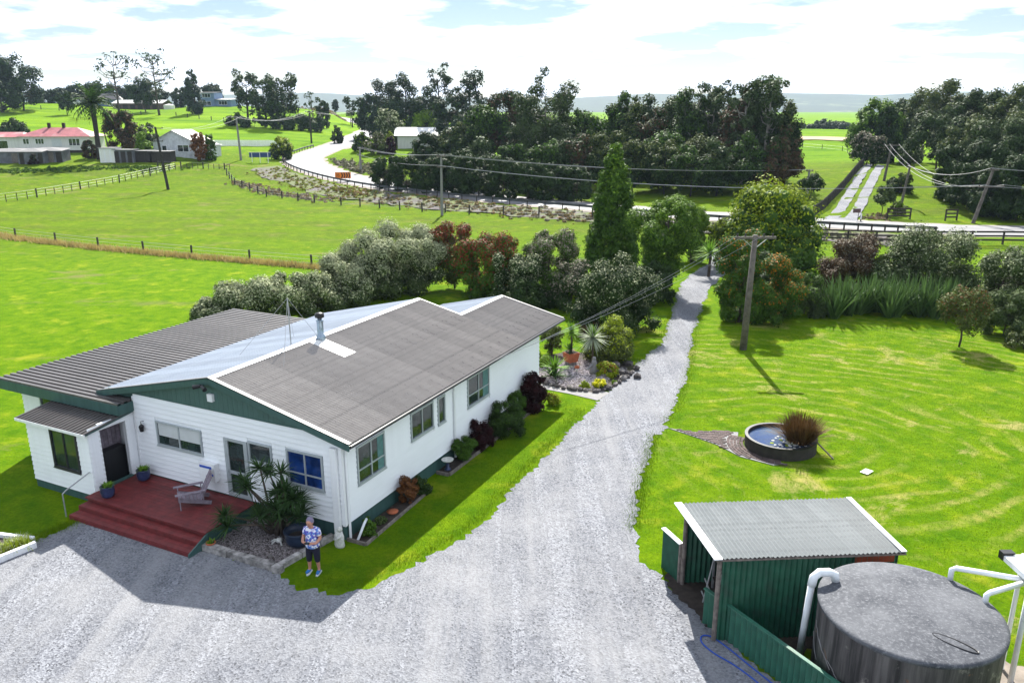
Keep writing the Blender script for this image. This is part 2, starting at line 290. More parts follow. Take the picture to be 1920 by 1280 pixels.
# ------------------------------------------------------------------ mesh building
class MB:
    def __init__(s): s.v = []; s.f = []; s.mi = []
    def add(s, vs, fs, mi=0):
        o = len(s.v); s.v += [tuple(v) for v in vs]; s.f += [tuple(i + o for i in f) for f in fs]; s.mi += [mi] * len(fs); return s
    def box(s, x0, x1, y0, y1, z0, z1, mi=0):
        return s.add([(x0,y0,z0),(x1,y0,z0),(x1,y1,z0),(x0,y1,z0),(x0,y0,z1),(x1,y0,z1),(x1,y1,z1),(x0,y1,z1)],
                     [(0,3,2,1),(4,5,6,7),(0,1,5,4),(1,2,6,5),(2,3,7,6),(3,0,4,7)], mi)
    def bar(s, a, b, w, h, mi=0, up=(0, 0, 1)):
        a = Vector(a); b = Vector(b); d = (b - a).normalized(); u = Vector(up)
        if abs(d.dot(u)) > 0.98: u = Vector((0, 1, 0))
        r = d.cross(u).normalized() * (w / 2); t = r.cross(d).normalized() * (h / 2)
        return s.add([a-r-t, a+r-t, a+r+t, a-r+t, b-r-t, b+r-t, b+r+t, b-r+t],
                     [(0,1,2,3),(7,6,5,4),(0,4,5,1),(1,5,6,2),(2,6,7,3),(3,7,4,0)], mi)
    def tube(s, pts, r, seg=6, mi=0, caps=True):
        pts = [Vector(p) for p in pts]; n = len(pts); rs = r if isinstance(r, (list, tuple)) else [r] * n
        o = len(s.v); prev = None
        for i, p in enumerate(pts):
            d = (pts[min(i + 1, n - 1)] - pts[max(i - 1, 0)]).normalized()
            u = Vector((0, 0, 1)) if abs(d.z) < 0.95 else Vector((1, 0, 0))
            if prev is not None: u = prev
            a = d.cross(u);
            if a.length < 1e-4: a = d.cross(Vector((0, 1, 0)))
            a.normalize(); b = a.cross(d).normalized(); prev = b
            for k in range(seg):
                t = 2 * math.pi * k / seg; s.v.append(tuple(p + (a * math.cos(t) + b * math.sin(t)) * rs[i]))
        for i in range(n - 1):
            for k in range(seg):
                k2 = (k + 1) % seg; s.f.append((o+i*seg+k, o+i*seg+k2, o+(i+1)*seg+k2, o+(i+1)*seg+k)); s.mi.append(mi)
        if caps:
            s.f.append(tuple(o + k for k in range(seg))[::-1]); s.f.append(tuple(o + (n-1)*seg + k for k in range(seg))); s.mi += [mi, mi]
        return s
    def lathe(s, prof, seg=24, cx=0, cy=0, mi=0, sx=1, sy=1, caps=True):
        o = len(s.v); n = len(prof)
        for r, z in prof:
            for k in range(seg):
                t = 2 * math.pi * k / seg; s.v.append((cx + r*math.cos(t)*sx, cy + r*math.sin(t)*sy, z))
        for i in range(n - 1):
            for k in range(seg):
                k2 = (k+1) % seg; s.f.append((o+i*seg+k, o+i*seg+k2, o+(i+1)*seg+k2, o+(i+1)*seg+k)); s.mi.append(mi)
        if caps and prof[0][0] > 1e-3: s.f.append(tuple(o+k for k in range(seg))[::-1]); s.mi.append(mi)
        if caps and prof[-1][0] > 1e-3: s.f.append(tuple(o+(n-1)*seg+k for k in range(seg))); s.mi.append(mi)
        return s
    def prism(s, poly, z0, z1, mi=0):   # extrude xy polygon
        n = len(poly); s.add([(p[0], p[1], z0) for p in poly] + [(p[0], p[1], z1) for p in poly],
              [tuple(range(n))[::-1], tuple(range(n, 2*n))] + [(i, (i+1) % n, n+(i+1) % n, n+i) for i in range(n)], mi); return s
    def rough_ball(s, c, r, sub=1, jit=0.25, mi=0, sz=1.0):
        bm = bmesh.new(); bmesh.ops.create_icosphere(bm, subdivisions=sub, radius=1.0)
        vs = []
        for v in bm.verts:
            k = 1 + random.uniform(-jit, jit); vs.append((c[0] + v.co.x*r*k, c[1] + v.co.y*r*k, c[2] + v.co.z*r*k*sz))
        s.add(vs, [tuple(v.index for v in f.verts) for f in bm.faces], mi); bm.free(); return s
    def mesh(s, name):
        me = bpy.data.meshes.new(name); me.from_pydata(s.v, [], s.f)
        if any(s.mi): me.polygons.foreach_set('material_index', s.mi)
        me.update(); return me
    def build(s, name, mats, parent=None, smooth=False, loc=None, rz=None):
        me = s.mesh(name)
        for m in (mats if isinstance(mats, (list, tuple)) else [mats]): me.materials.append(M[m] if isinstance(m, str) else m)
        if smooth: me.polygons.foreach_set('use_smooth', [True] * len(me.polygons))
        return link(name, me, parent, loc, rz)
def link(name, data, parent=None, loc=None, rz=None):
    o = bpy.data.objects.new(name, data); COL.objects.link(o)
    if parent is not None: o.parent = parent
    if loc is not None: o.location = loc
    if rz is not None: o.rotation_euler = (0, 0, rz)
    return o
def tag(o, label=None, cat=None, group=None, kind=None):
    if label: o['label'] = label
    if cat: o['category'] = cat
    if group: o['group'] = group
    if kind: o['kind'] = kind
    return o
def thing(name, label, cat, loc=(0, 0, 0), rz=0.0, group=None):
    o = bpy.data.objects.new(name, None); o.empty_display_size = 0.2; COL.objects.link(o)
    o.location = loc; o.rotation_euler = (0, 0, rz); tag(o, label, cat, group); return o
def copy_tree(o, parent=None):
    c = o.copy(); COL.objects.link(c); c.parent = parent
    for ch in [x for x in bpy.data.objects if x.parent == o]: copy_tree(ch, c)
    return c
def array_mesh(name, V, F4, mats, mi=None, smooth=False):
    me = bpy.data.meshes.new(name); nv = len(V); nf, k = F4.shape
    me.vertices.add(nv); me.vertices.foreach_set('co', np.asarray(V, np.float32).ravel())
    me.loops.add(nf * k); me.loops.foreach_set('vertex_index', np.asarray(F4, np.int32).ravel())
    me.polygons.add(nf); me.polygons.foreach_set('loop_start', np.arange(0, nf*k, k, dtype=np.int32))
    try: me.polygons.foreach_set('loop_total', np.full(nf, k, dtype=np.int32))
    except Exception: pass
    for m in mats: me.materials.append(M[m] if isinstance(m, str) else m)
    if mi is not None: me.polygons.foreach_set('material_index', np.asarray(mi, np.int32))
    if smooth: me.polygons.foreach_set('use_smooth', np.ones(nf, bool))
    me.update(calc_edges=True); me.validate(); return me

# ------------------------------------------------------------------ terrain
CTRL = [(x, y, 0.0) for x in (-120, -60, -25, 0, 25, 60, 110) for y in (40, 66)] + [(-30, 88, 0), (0, 92, 0), (-60, 88, 0.0), (30, 78, 0.1), (55, 74, 0.3)]
for px, py, d in ((315, 355, 125), (20, 375, 113), (310, 330, 140), (100, 295, 160), (335, 285, 165), (60, 192, 330), (300, 206, 330), (400, 198, 330), (480, 236, 250),
                  (200, 240, 250), (100, 216, 290), (640, 385, 110), (1000, 392, 104), (560, 300, 165), (655, 268, 215), (700, 236, 300), (640, 208, 390), (790, 270, 190),
                  (1640, 315, 128), (1590, 425, 86), (1550, 262, 230), (1750, 330, 120), (1850, 425, 84), (1300, 300, 200), (1050, 300, 200), (-200, 200, 300), (-200, 300, 160), (2150, 330, 120), (1900, 300, 190)):
    p = at_dist(px, py, d); CTRL.append((p.x, p.y, p.z))
CTRL += [(-300, 480, 6), (0, 520, 6), (300, 480, 4), (300, 250, 5), (-450, 300, 12), (-150, 480, 7), (150, 400, 4)]
_cp = np.array(CTRL)
def _tps_fit(P):
    n = len(P); s = 100.0; X = P[:, :2] / s
    d = np.linalg.norm(X[:, None] - X[None], axis=2); K = np.where(d > 0, d**2 * np.log(d + 1e-9), 0) + np.eye(n) * 0.02
    A = np.zeros((n+3, n+3)); A[:n, :n] = K; A[:n, n] = 1; A[:n, n+1:] = X; A[n, :n] = 1; A[n+1:, :n] = X.T
    return X, np.linalg.solve(A, np.concatenate([P[:, 2], np.zeros(3)])), s
_TX, _TW, _TS = _tps_fit(_cp)
def sstep(a, b, x): t = np.clip((x - a) / (b - a), 0, 1); return t * t * (3 - 2 * t)
def natural(x, y):
    x = np.atleast_1d(np.asarray(x, float)); y = np.atleast_1d(np.asarray(y, float))
    q = np.stack([np.clip(x, -480, 480), np.clip(y, -40, 540)], 1) / _TS
    d = np.linalg.norm(q[:, None] - _TX[None], axis=2); K = np.where(d > 0, d**2 * np.log(d + 1e-9), 0)
    h = K @ _TW[:-3] + _TW[-3] + q @ _TW[-2:]
    h = h * sstep(62, 100, y)
    far = sstep(430, 620, np.maximum(y, np.abs(x) * 1.1)); h = h * (1 - far) + 4.0 * far
    return h
# road centre line: x, y, z
RD = [at_dist(*p) for p in ((1905, 447, 80.5), (1740, 441, 82.5), (1560, 433, 86), (1340, 415, 92), (1120, 392, 101), (880, 366, 114), (740, 350, 124), (640, 331, 139), (585, 312, 152), (572, 297, 168), (602, 283, 184), (640, 271, 203), (668, 258, 232), (694, 245, 268), (703, 238, 295), (686, 232, 325), (650, 224, 370), (600, 216, 430))]
RD = [Vector((110, 74, 0.6)), Vector((78, 77.5, 0.5))] + RD
def catmull(P, n=8):
    out = []
    for i in range(len(P) - 1):
        p0, p1, p2, p3 = P[max(i-1, 0)], P[i], P[i+1], P[min(i+2, len(P)-1)]
        for k in range(n):
            t = k / n; out.append(0.5 * ((2*p1) + (p2-p0)*t + (2*p0-5*p1+4*p2-p3)*t*t + (3*p1-p0-3*p2+p3)*t**3))
    out.append(P[-1].copy()); return out
ROAD = catmull(RD, 8)
_ra = np.array([tuple(p) for p in ROAD])
# smooth the heights along the road
for _ in range(6): _ra[1:-1, 2] = (_ra[:-2, 2] + 2*_ra[1:-1, 2] + _ra[2:, 2]) / 4
_ra[:, 2] = np.maximum(_ra[:, 2], 0.5)
def road_near(x, y):
    x = np.atleast_1d(np.asarray(x, float)); y = np.atleast_1d(np.asarray(y, float))
    best = np.full(len(x), 1e9); bz = np.zeros(len(x))
    for i in range(len(_ra) - 1):
        a = _ra[i]; b = _ra[i+1]; ab = b[:2] - a[:2]; L2 = ab @ ab
        t = np.clip(((x - a[0]) * ab[0] + (y - a[1]) * ab[1]) / L2, 0, 1)
        d = np.hypot(x - a[0] - t*ab[0], y - a[1] - t*ab[1]); m = d < best
        best[m] = d[m]; bz[m] = (a[2] + t*(b[2] - a[2]))[m]
    return best, bz
def ground_np(x, y):
    h = natural(x, y); d, rz = road_near(x, y)
    k = 1 - sstep(5.0, 12.0, d); base = h * (1 - k) + rz * k
    return np.where(d < 4.3, base - 0.12, base)
_gc = {}
def ground(x, y):
    k = (round(x, 3), round(y, 3))
    if k not in _gc: _gc[k] = 0.0 if y < 60 else float(ground_np([x], [y])[0])
    return _gc[k]
def axis(lims):
    out = [lims[0][0]]
    for a, b, st in lims:
        n = max(1, int(round((b - a) / st))); out += list(np.linspace(a, b, n + 1)[1:])
    return np.array(out)
gx = axis([(-2600, -700, 380), (-700, -260, 40), (-260, -110, 6), (-110, 110, 1.6), (110, 260, 6), (260, 700, 40), (700, 2600, 380)])
gy = axis([(-120, -20, 25), (-20, 60, 4), (60, 240, 1.6), (240, 460, 5), (460, 700, 30), (700, 4200, 500)])
GX, GY = np.meshgrid(gx, gy); zz = ground_np(GX.ravel(), GY.ravel())
rough = (RNG.random(len(zz)) - 0.5) * 0.22 * sstep(66, 80, GY.ravel()) * (1 - sstep(240, 300, GY.ravel())); dd, _ = road_near(GX.ravel(), GY.ravel()); zz = zz + rough * (dd > 6)
V = np.stack([GX.ravel(), GY.ravel(), zz], 1); nx, ny = len(gx), len(gy)
ii = (np.arange(ny-1)[:, None] * nx + np.arange(nx-1)[None]).ravel()
me = array_mesh('ground', V, np.stack([ii, ii+1, ii+nx+1, ii+nx], 1), ['grass'], smooth=True)
tag(link('ground', me), 'grass ground of lawn, paddocks and rolling pasture hill', None, None, 'structure')

def strip(name, P, half, mat, label, dz=0.02, jit=0.0, useground=True, kind='structure', zfix=None):
    mb = MB(); n = len(P); rows = []
    for i, p in enumerate(P):
        d = (P[min(i+1, n-1)] - P[max(i-1, 0)]); d.z = 0; d.normalize(); r = Vector((d.y, -d.x, 0))
        hw = half[i] if isinstance(half, (list, tuple)) else half
        row = []
        for k in (-1, -0.5, 0, 0.5, 1):
            j = random.uniform(-jit, jit) if abs(k) == 1 else 0
            q = p + r * (hw * k + j); z = (ground(q.x, q.y) if useground else p.z) + dz + (0.05 * (1 - k*k) if not useground else 0)
            row.append((q.x, q.y, z))
        rows.append(row)
    vs = [v for r_ in rows for v in r_]
    fs = [(i*5+k, i*5+k+1, (i+1)*5+k+1, (i+1)*5+k) for i in range(n-1) for k in range(4)]
    mb.add(vs, fs); o = mb.build(name, mat, smooth=True); tag(o, label, None, None, kind); return o
def dense(P, step):
    out = []
    for a, b in zip(P[:-1], P[1:]):
        n = max(1, int((b - a).length / step)); out += [a.lerp(b, k / n) for k in range(n)]
    out.append(P[-1]); return out
rp = [Vector(p) for p in _ra]
strip('road', dense(rp, 3), 3.6, 'road', 'pale sealed country road curving up the hill', 0.0, useground=False)
strip('road_shoulder', dense(rp, 3), 4.7, 'dirt', 'dry earth shoulder along the road', -0.05, jit=0.35, useground=False)

# gravel drive and yard: one polygon, ragged edges
drive = [(18.9, 74), (16.6, 66), (13.6, 60.5), (11.9, 56), (10.0, 48.5), (8.3, 42.3), (6.9, 39.4), (5.75, 37.2), (4.2, 33.9), (3.2, 31.6), (1.0, 26.6), (-0.98, 22.05), (-2.5, 19.95), (-3.6, 18.9), (-4.6, 18.35), (-5.5, 18.6), (-6.35, 19.3),
         (-7.2, 19.75), (-9.1, 20.6), (-9.6, 20.8), (-11.9, 21.6), (-13.3, 22.3), (-13.75, 21.7), (-14.3, 20.9), (-15.2, 20.0), (-18, 18.4), (-24, 15), (-30, 8), (-30, -10), (14, -10), (12, 4), (7.6, 12.3), (6.75, 13.9), (4.72, 17.2), (4.5, 18.3), (4.15, 19.3), (3.62, 20.3),
         (3.7, 21.9), (4.5, 25.2), (5.55, 29.1), (6.3, 29.9), (6.2, 30.4), (7.0, 32.3), (8.4, 36.6), (10.4, 44.3), (12.2, 50), (14.2, 56.2), (17.2, 62.5), (19.2, 66), (22.2, 73.5)]
def ragged(poly, step=0.22, jit=0.07):
    out = []; n = len(poly)
    for i in range(n):
        a = Vector(poly[i] + (0,)); b = Vector(poly[(i+1) % n] + (0,)); L = (b - a).length; k = max(1, int(L / step)); nrm = Vector((-(b-a).y, (b-a).x, 0)).normalized()
        ph = random.uniform(0, 6)
        for j in range(k):
            t = j / k; q = a.lerp(b, t) + nrm * (random.uniform(-jit, jit) + 0.08 * math.sin(L * t * 1.7 + ph)) * min(1, 4 * t * (1-t) * 3); out.append((q.x, q.y))
    return out
def sheet(name, poly, z, mat, label, kind='structure', rag=True, step=0.13, jit=0.11):
    P = ragged(poly, step, jit) if rag else poly
    tris = tessellate_polygon([[Vector((p[0], p[1], 0)) for p in P]])
    mb = MB(); vs = [(p[0], p[1], z + max(0.0, ground(p[0], p[1]) if p[1] > 60 else 0)) for p in P]
    fs = []
    for t in tris:
        a, b, c = (Vector(vs[i]) for i in t); fs.append(tuple(t) if (b-a).cross(c-a).z > 0 else tuple(t)[::-1])
    mb.add(vs, fs); o = mb.build(name, mat); tag(o, label, None, None, kind); return o
sheet('gravel_drive', drive, 0.016, 'gravel', 'pale grey gravel drive widening to a yard before the house')
sheet('concrete_path', [(1.15, 34.7), (2.6, 33.85), (3.75, 33.0), (4.4, 34.0), (4.0, 34.35), (2.9, 34.75), (1.5, 35.6)], 0.022, 'concrete', 'short concrete path from house to drive', rag=False)
sheet('bare_ground', [(4.2, 19.3), (4.7, 17.3), (6.2, 15.3), (7.0, 16.2), (9.3, 16.4), (9.3, 18.9), (4.9, 19.6)], 0.024, 'soil', 'dark trodden earth under the shed and behind the fence', jit=0.1)
sheet('worn_earth', [(9.6, 17.6), (11.6, 15.6), (14.0, 13.4), (16, 12), (16, 10.8), (13.2, 12.3), (10.6, 13.9), (9.5, 16.0)], 0.012, 'dirt', 'worn dry earth beside the water tank', jit=0.25)
# far gravel side track, two wheel strips, on the rise right of the road
tA = [at_dist(1572, 418, 88), at_dist(1590, 392, 95), at_dist(1607, 362, 105), at_dist(1622, 335, 117), at_dist(1634, 317, 128), at_dist(1642, 309, 140)]
tA = catmull(tA, 6)
for s_ in (-0.95, 0.95):
    P = []
    for i, p in enumerate(tA):
        d = (tA[min(i+1, len(tA)-1)] - tA[max(i-1, 0)]); d.z = 0; d.normalize(); P.append(p + Vector((d.y, -d.x, 0)) * s_)
    strip('wheel_track', P, 0.62, 'gravel', 'gravel wheel strip of the two-strip track beyond the road', 0.07, jit=0.1)
strip('track_apron', [at_dist(1560, 428, 85), at_dist(1572, 418, 88), at_dist(1577, 412, 90)], [3.2, 2.0, 1.6], 'gravel', 'gravel apron where the side track meets the road', 0.09, jit=0.1)
# distant hills
def hillrange(name, y0, x0, x1, zbase, amp, seed, mat, label):
    r = np.random.default_rng(seed); n = 70; xs = np.linspace(x0, x1, n); ph = r.random(6) * 6
    prof = sum(np.sin(xs / L + ph[i]) * a for i, (L, a) in enumerate(((420, .5), (190, .3), (90, .16), (37, .07)))) * amp
    rows = []
    for k, (dy, f) in enumerate(((-900, -.05), (-700, .18), (-450, .42), (-200, .75), (-60, .95), (0, 1.0), (200, .8), (600, 0))):
        z = (zbase + prof) * f + r.normal(0, amp * 0.06, n) * (0 < f < 1); rows.append(np.stack([xs + r.normal(0, 6, n), np.full(n, y0 + dy), z], 1))
    V = np.concatenate(rows); ii = (np.arange(len(rows)-1)[:, None] * n + np.arange(n-1)[None]).ravel()
    tag(link(name, array_mesh(name, V, np.stack([ii, ii+1, ii+n+1, ii+n], 1), [mat], smooth=True)), label, None, None, 'structure')
def hillmat():
    b = NB('forested_hill'); col = b.mix(b.ramp(b.noise(0.006, 6, 0.7), 0.56, 0.62), (0.012, 0.03, 0.026), (0.09, 0.12, 0.06))
    col = b.mix(b.ramp(b.noise(0.05, 4), 0.4, 0.7), col, (0.025, 0.055, 0.03)); return b.finish(col, 0.95)
M['hill'] = hillmat()
hillrange('hills', 2900, -3100, 3200, 58, 17, 5, 'hill', 'hazy blue forested hills on the horizon')
# ------------------------------------------------------------------ house
RZ = -HAZ
def basis(o, ex, ey):
    ex = Vector(ex).normalized(); ey = Vector(ey).normalized(); ez = ex.cross(ey)
    m = Matrix((ex, ey, ez)).transposed().to_4x4(); m.translation = Vector(o); return m
house = thing('house', 'long white weatherboard house with corrugated roofs and green gable', 'house', HOUSE_O, RZ)
FRONT = Matrix.Identity(4); SIDE = basis((0, 0, 0), (0, 1, 0), (-1, 0, 0))
_unit = MB().add([(0,-.042,0),(1,-.042,0),(1,0,0),(0,0,0),(0,-.010,1),(1,-.010,1),(1,0,1),(0,0,1)], [(0,3,2,1),(4,5,6,7),(0,1,5,4),(1,2,6,5),(2,3,7,6),(3,0,4,7)]).mesh('weatherboard'); _unit.materials.append(M['white'])
def boards(parent, mat4, u0, u1, z0, z1, openings=(), course=0.165, clip=None, joint=None):
    k = 0; z = z0
    while z < z1 - 0.02:
        h = min(course, z1 - z); a, b = (u0, u1) if clip is None else clip(z + h * 0.6); a = max(a, u0); b = min(b, u1)
        segs = [(a, b)]
        for (p, q, r, s) in openings:
            if r < z + h * 0.7 and s > z + h * 0.3:
                segs = [t for (m, n) in segs for t in (((m, min(n, p)), (max(m, q), n)) if (p < n and q > m) else ((m, n),)) if t[1] - t[0] > 0.02]
        for (m, n) in segs:
            cuts = [m] + ([joint[k % len(joint)]] if joint and m + .3 < joint[k % len(joint)] < n - .3 else []) + [n]
            for c0, c1 in zip(cuts[:-1], cuts[1:]):
                o = link('weatherboard', _unit, parent); o.matrix_local = mat4 @ Matrix.Translation((c0 + .001, 0, z)) @ Matrix.Diagonal((c1 - c0 - .002, 1, h * .985, 1))
        z += course; k += 1
def window(parent, mat4, u0, u1, z0, z1, cols=2, transom=None, glass='glass', frame='frame', blind=None, name='window', curtain=None):
    fw = 0.055
    f = MB()
    f.box(u0, u1, -.06, .0, z1 - fw, z1); f.box(u0, u1, -.07, .0, z0, z0 + fw); f.box(u0, u0 + fw, -.058, .0, z0 + fw, z1 - fw); f.box(u1 - fw, u1, -.058, .0, z0 + fw, z1 - fw)
    us = [u0 + fw + (u1 - u0 - 2*fw) * i / cols for i in range(cols + 1)]
    for u in us[1:-1]: f.box(u - .022, u + .022, -.045, -.004, z0 + fw, z1 - fw)
    zr = [(z0 + fw, z1 - fw)]
    if transom: zt = z0 + (z1 - z0) * transom; f.box(u0 + fw, u1 - fw, -.044, -.004, zt - .02, zt + .02); zr = [(z0 + fw, zt - .02), (zt + .02, z1 - fw)]
    wo_ = f.build(name, frame, parent); wo_.matrix_local = mat4
    for i in range(cols):
        for (a, b) in zr:
            p = MB().box(us[i] + .0, us[i+1] - .0, -.014, -.004, a, b).build('pane', glass, wo_)
    if blind:
        for i in range(cols): MB().box(us[i] + .03, us[i+1] - .03, -.019, -.0145, z1 - fw - (z1 - z0) * blind, z1 - fw - .002).build('blind', 'blind', wo_)
    if curtain: MB().box(us[-1] - (u1 - u0) * curtain, us[-1] - .01, -.019, -.0145, z0 + fw + .005, z1 - fw - .005).build('curtain', 'curtain', wo_)
    s = MB().box(u0 - .03, u1 + .03, -.075, -.03, z0 - .035, z0 - .002).build('sill', frame, wo_)
    return wo_
EZ, RZ_, RX, RX2 = 3.18, 4.40, -4.80, -2.75      # eave and ridge heights, ridge positions
SLP = (RZ_ - EZ) / (0.4 - RX)
roofz = lambda x: RZ_ - abs(x - RX) * SLP
LM, LE = 11.7, 15.7
# wall panels behind the boards
def wallbox(x0, x1, y0, y1, z0, z1, m='white', name='wall'): return MB().box(x0, x1, y0, y1, z0, z1).build(name, m, house)
wallbox(-8.46, -0.002, 0.002, 0.12, 0.5, 3.1); wallbox(-0.12, -0.002, 0.122, 13.9, 0.5, 3.16)
wallbox(-8.46, -8.34, 0.122, 11.5, 0.5, 3.0); wallbox(-14.3, -0.122, 11.502, 11.6, 0.5, 2.7); wallbox(-6.0, -0.122, 13.8, 13.898, 0.3, 3.1)
wallbox(-6.1, -6.0, 11.602, 13.898, 0.3, 3.1)
wallbox(-14.4, -14.28, 0.122, 10.6, 0.3, 2.74); wallbox(-14.4, -8.462, 0.002, 0.12, 0.3, 2.74); wallbox(-14.279, -8.462, 10.5, 10.6, 0.3, 2.74)
base = MB(); base.box(-8.44, 0.0, -0.005, 0.1, -0.05, 0.498); base.box(-0.1, -0.006, 0.101, 13.88, -0.05, 0.498); base.box(-14.38, -8.6, -0.005, 0.1, -0.3, 0.298); base.box(-14.395, -14.29, 0.101, 10.6, -0.3, 0.298)
base.build('base_skirt', 'green', house)
gap = MB().prism([(-8.44, .13), (-.13, .13), (-.13, 13.7), (-6, 13.7), (-6, 11.4), (-8.44, 11.4)], 3.0, 3.12).build('ceiling_panel', 'white', house)
# front wall boards and side wall boards
fw_open = [(-7.55, -5.47, 1.62, 2.53), (-4.56, -3.55, 0.4, 2.49), (-3.545, -2.58, 1.86, 2.55), (-2.05, -0.64, 1.42, 2.59)]
boards(house, FRONT, -8.46, -0.06, 0.5, 3.32, fw_open, clip=lambda z: (-8.46, -0.06) if z < 3.08 else (-8.46, min(-0.06, RX + (RZ_ - z) / SLP - 0.25)), joint=(-3.1, -5.0, -1.6))
sw_open = [(0.65, 2.13, 1.46, 2.75), (3.56, 5.03, 1.75, 2.77), (5.27, 5.82, 1.69, 2.74), (7.38, 9.16, 1.6, 2.81)]
boards(house, SIDE, 0.06, 13.9, 0.5, 3.14, sw_open, joint=(6.3, 4.4, 9.8, 6.3))
boards(house, FRONT, -14.4, -8.47, 0.3, 2.74, [(-13.45, -11.9, 1.45, 2.5), (-11.7, -8.47, 0.2, 2.62)])
MB().box(-.06, 0.048, -.048, 0.06, .47, 3.12).build('corner_board', 'trim', house); MB().box(-8.5, -8.455, -.048, -.0, .5, 3.2).build('corner_board', 'trim', house)
# windows and door
window(house, FRONT, -7.52, -5.5, 1.65, 2.5, 2, None, blind=0.52); window(house, FRONT, -3.53, -2.6, 1.88, 2.53, 1, None, glass='glass')
window(house, FRONT, -2.02, -0.67, 1.45, 2.57, 2, 0.36, glass='glass_blue'); window(house, SIDE, 0.68, 2.1, 1.49, 2.72, 2, 0.36, curtain=0.22)
window(house, SIDE, 3.59, 5.0, 1.78, 2.75, 2); window(house, SIDE, 5.3, 5.79, 1.72, 2.72, 1); window(house, SIDE, 7.41, 9.13, 1.63, 2.79, 2, 0.38, curtain=0.25)
window(house, FRONT, -13.4, -11.93, 1.5, 2.48, 2)
dr = MB(); dr.box(-4.53, -4.45, -.06, 0, .5, 2.47); dr.box(-3.66, -3.58, -.06, 0, .5, 2.47); dr.box(-4.45, -3.66, -.06, 0, 2.39, 2.47); dr.box(-4.45, -3.66, -.05, 0, 1.28, 1.38); dr.box(-4.45, -3.66, -.05, 0, .5, .62); dr.box(-4.45, -4.38, -.05, 0, .62, 2.39); dr.box(-3.73, -3.66, -.05, 0, .62, 2.39)
dr = dr.build('door', 'frame', house); MB().box(-4.38, -3.73, -.02, -.005, .62, 1.28).build('pane', 'glass', dr); MB().box(-4.38, -3.73, -.02, -.005, 1.38, 2.39).build('pane', 'glass', dr)
MB().tube([(-3.70, -.05, 1.2), (-3.70, -.10, 1.2), (-3.80, -.10, 1.2)], .012).build('handle', 'steel', dr)
bx = MB().box(-5.52, -4.87, -.24, -.033, .92, 1.52).build('meter_box', 'trim', house); MB().box(-5.49, -4.98, -.245, -.2405, 1.36, 1.44).build('stripe', 'blue_trim', bx); MB().box(-5.13, -4.93, -.245, -.2405, 1.12, 1.20).build('stripe', 'blue_trim', bx)
# gable boards (vertical), green
x = -9.6
while x < 0.0:
    zt = min(roofz(x), roofz(x + .2)) - .05
    if zt > 3.36: MB().box(x + .003, x + .197, -.028, 0.04, 3.325, zt).build('gable_board', 'gable', house)
    x += .2
MB().box(-9.6, -0.6, -.04, -.002, 3.29, 3.33).build('gable_trim', 'gable', house)
MB().prism([(-9.4, 0.045), (-.3, 0.045), (-.3, .1), (-9.4, .1)], 3.1, 3.3).build('gable_backing', 'green', house)
# corrugated sheets
def corr(width, length, pitch, amp, prof='sine'):
    xs, zs = [], []
    n = int(round(width / pitch))
    for i in range(n):
        if prof == 'sine':
            for k in range(4): xs.append((i + k/4) * pitch); zs.append(amp * math.sin(k * math.pi / 2))
        else:
            for k, z in (((0, 0), (.62, 0), (.68, amp), (.90, amp), (.96, 0)) if prof == 'rib' else ((0, 0), (.30, 0), (.42, amp), (.93, amp), (.97, 0))): xs.append((i + k) * pitch); zs.append(z)
    xs.append(n * pitch); zs.append(0)
    m = len(xs); th = .004
    vs = [(a, y, b) for y in (0, length) for a, b in zip(xs, zs)] + [(a, y, b - th) for y in (0, length) for a, b in zip(xs, zs)]
    fs = [(i, i+1, m+i+1, m+i) for i in range(m-1)] + [(2*m+i, 3*m+i, 3*m+i+1, 2*m+i+1) for i in range(m-1)] + [(i, 2*m+i, 2*m+i+1, i+1) for i in range(m-1)] + [(m+i, m+i+1, 3*m+i+1, 3*m+i) for i in range(m-1)]
    return MB().add(vs, fs).mesh('roof_sheet')
def sheets(parent, origin, ex, ey, total, length, mat, pitch=.125, amp=.018, per=6, prof='sine', name='roof_sheet'):
    wd = pitch * per; me = corr(wd, length, pitch, amp, prof); me.materials.append(M[mat]); m4 = basis(origin, ex, ey); n = int(math.ceil(total / wd - 0.05))
    sc = total / (n * wd)
    for i in range(n):
        o = link(name, me, parent); o.matrix_local = m4 @ Matrix.Translation((i * wd * sc, 0, .0015 * (i % 2))) @ Matrix.Diagonal((sc, 1, 1, 1))
c_, s_ = math.cos(math.atan(SLP)), math.sin(math.atan(SLP)); SL = (0.4 - RX) / c_
FO = -0.14
roof = MB()
def slab(mb, P, t=.10):   # roof slab from 4 top points
    mb.add([tuple(p) for p in P] + [(p[0], p[1], p[2] - t) for p in P], [(0,1,2,3),(7,6,5,4),(0,4,5,1),(1,5,6,2),(2,6,7,3),(3,7,4,0)])
dz = -.03
slab(roof, [(RX, FO, RZ_+dz), (.38, FO, EZ+dz), (.38, LM, EZ+dz), (RX, LM, RZ_+dz)]); slab(roof, [(RX, LM, RZ_+dz), (2*RX-.38, LM, EZ+dz), (2*RX-.38, FO, EZ+dz), (RX, FO, RZ_+dz)])
z2 = roofz(RX2); slab(roof, [(RX2, LM+.002, z2+dz), (.38, LM+.002, EZ+dz), (.38, LE, EZ+dz), (RX2, LE, z2+dz)]); slab(roof, [(RX2, LE, z2+dz), (2*RX2-.38, LE, EZ+dz), (2*RX2-.38, LM+.002, EZ+dz), (RX2, LM+.002, z2+dz)])
slab(roof, [(-14.7, -.6, 3.03), (-8.5, -.6, 3.03), (-8.5, 10.9, 3.03), (-14.7, 10.9, 3.03)])
slab(roof, [(-11.9, -1.86, 2.49), (-8.5, -1.86, 2.49), (-8.5, -.02, 2.70), (-11.9, -.02, 2.70)], .05)
roof = roof.build('roof', 'green', house)
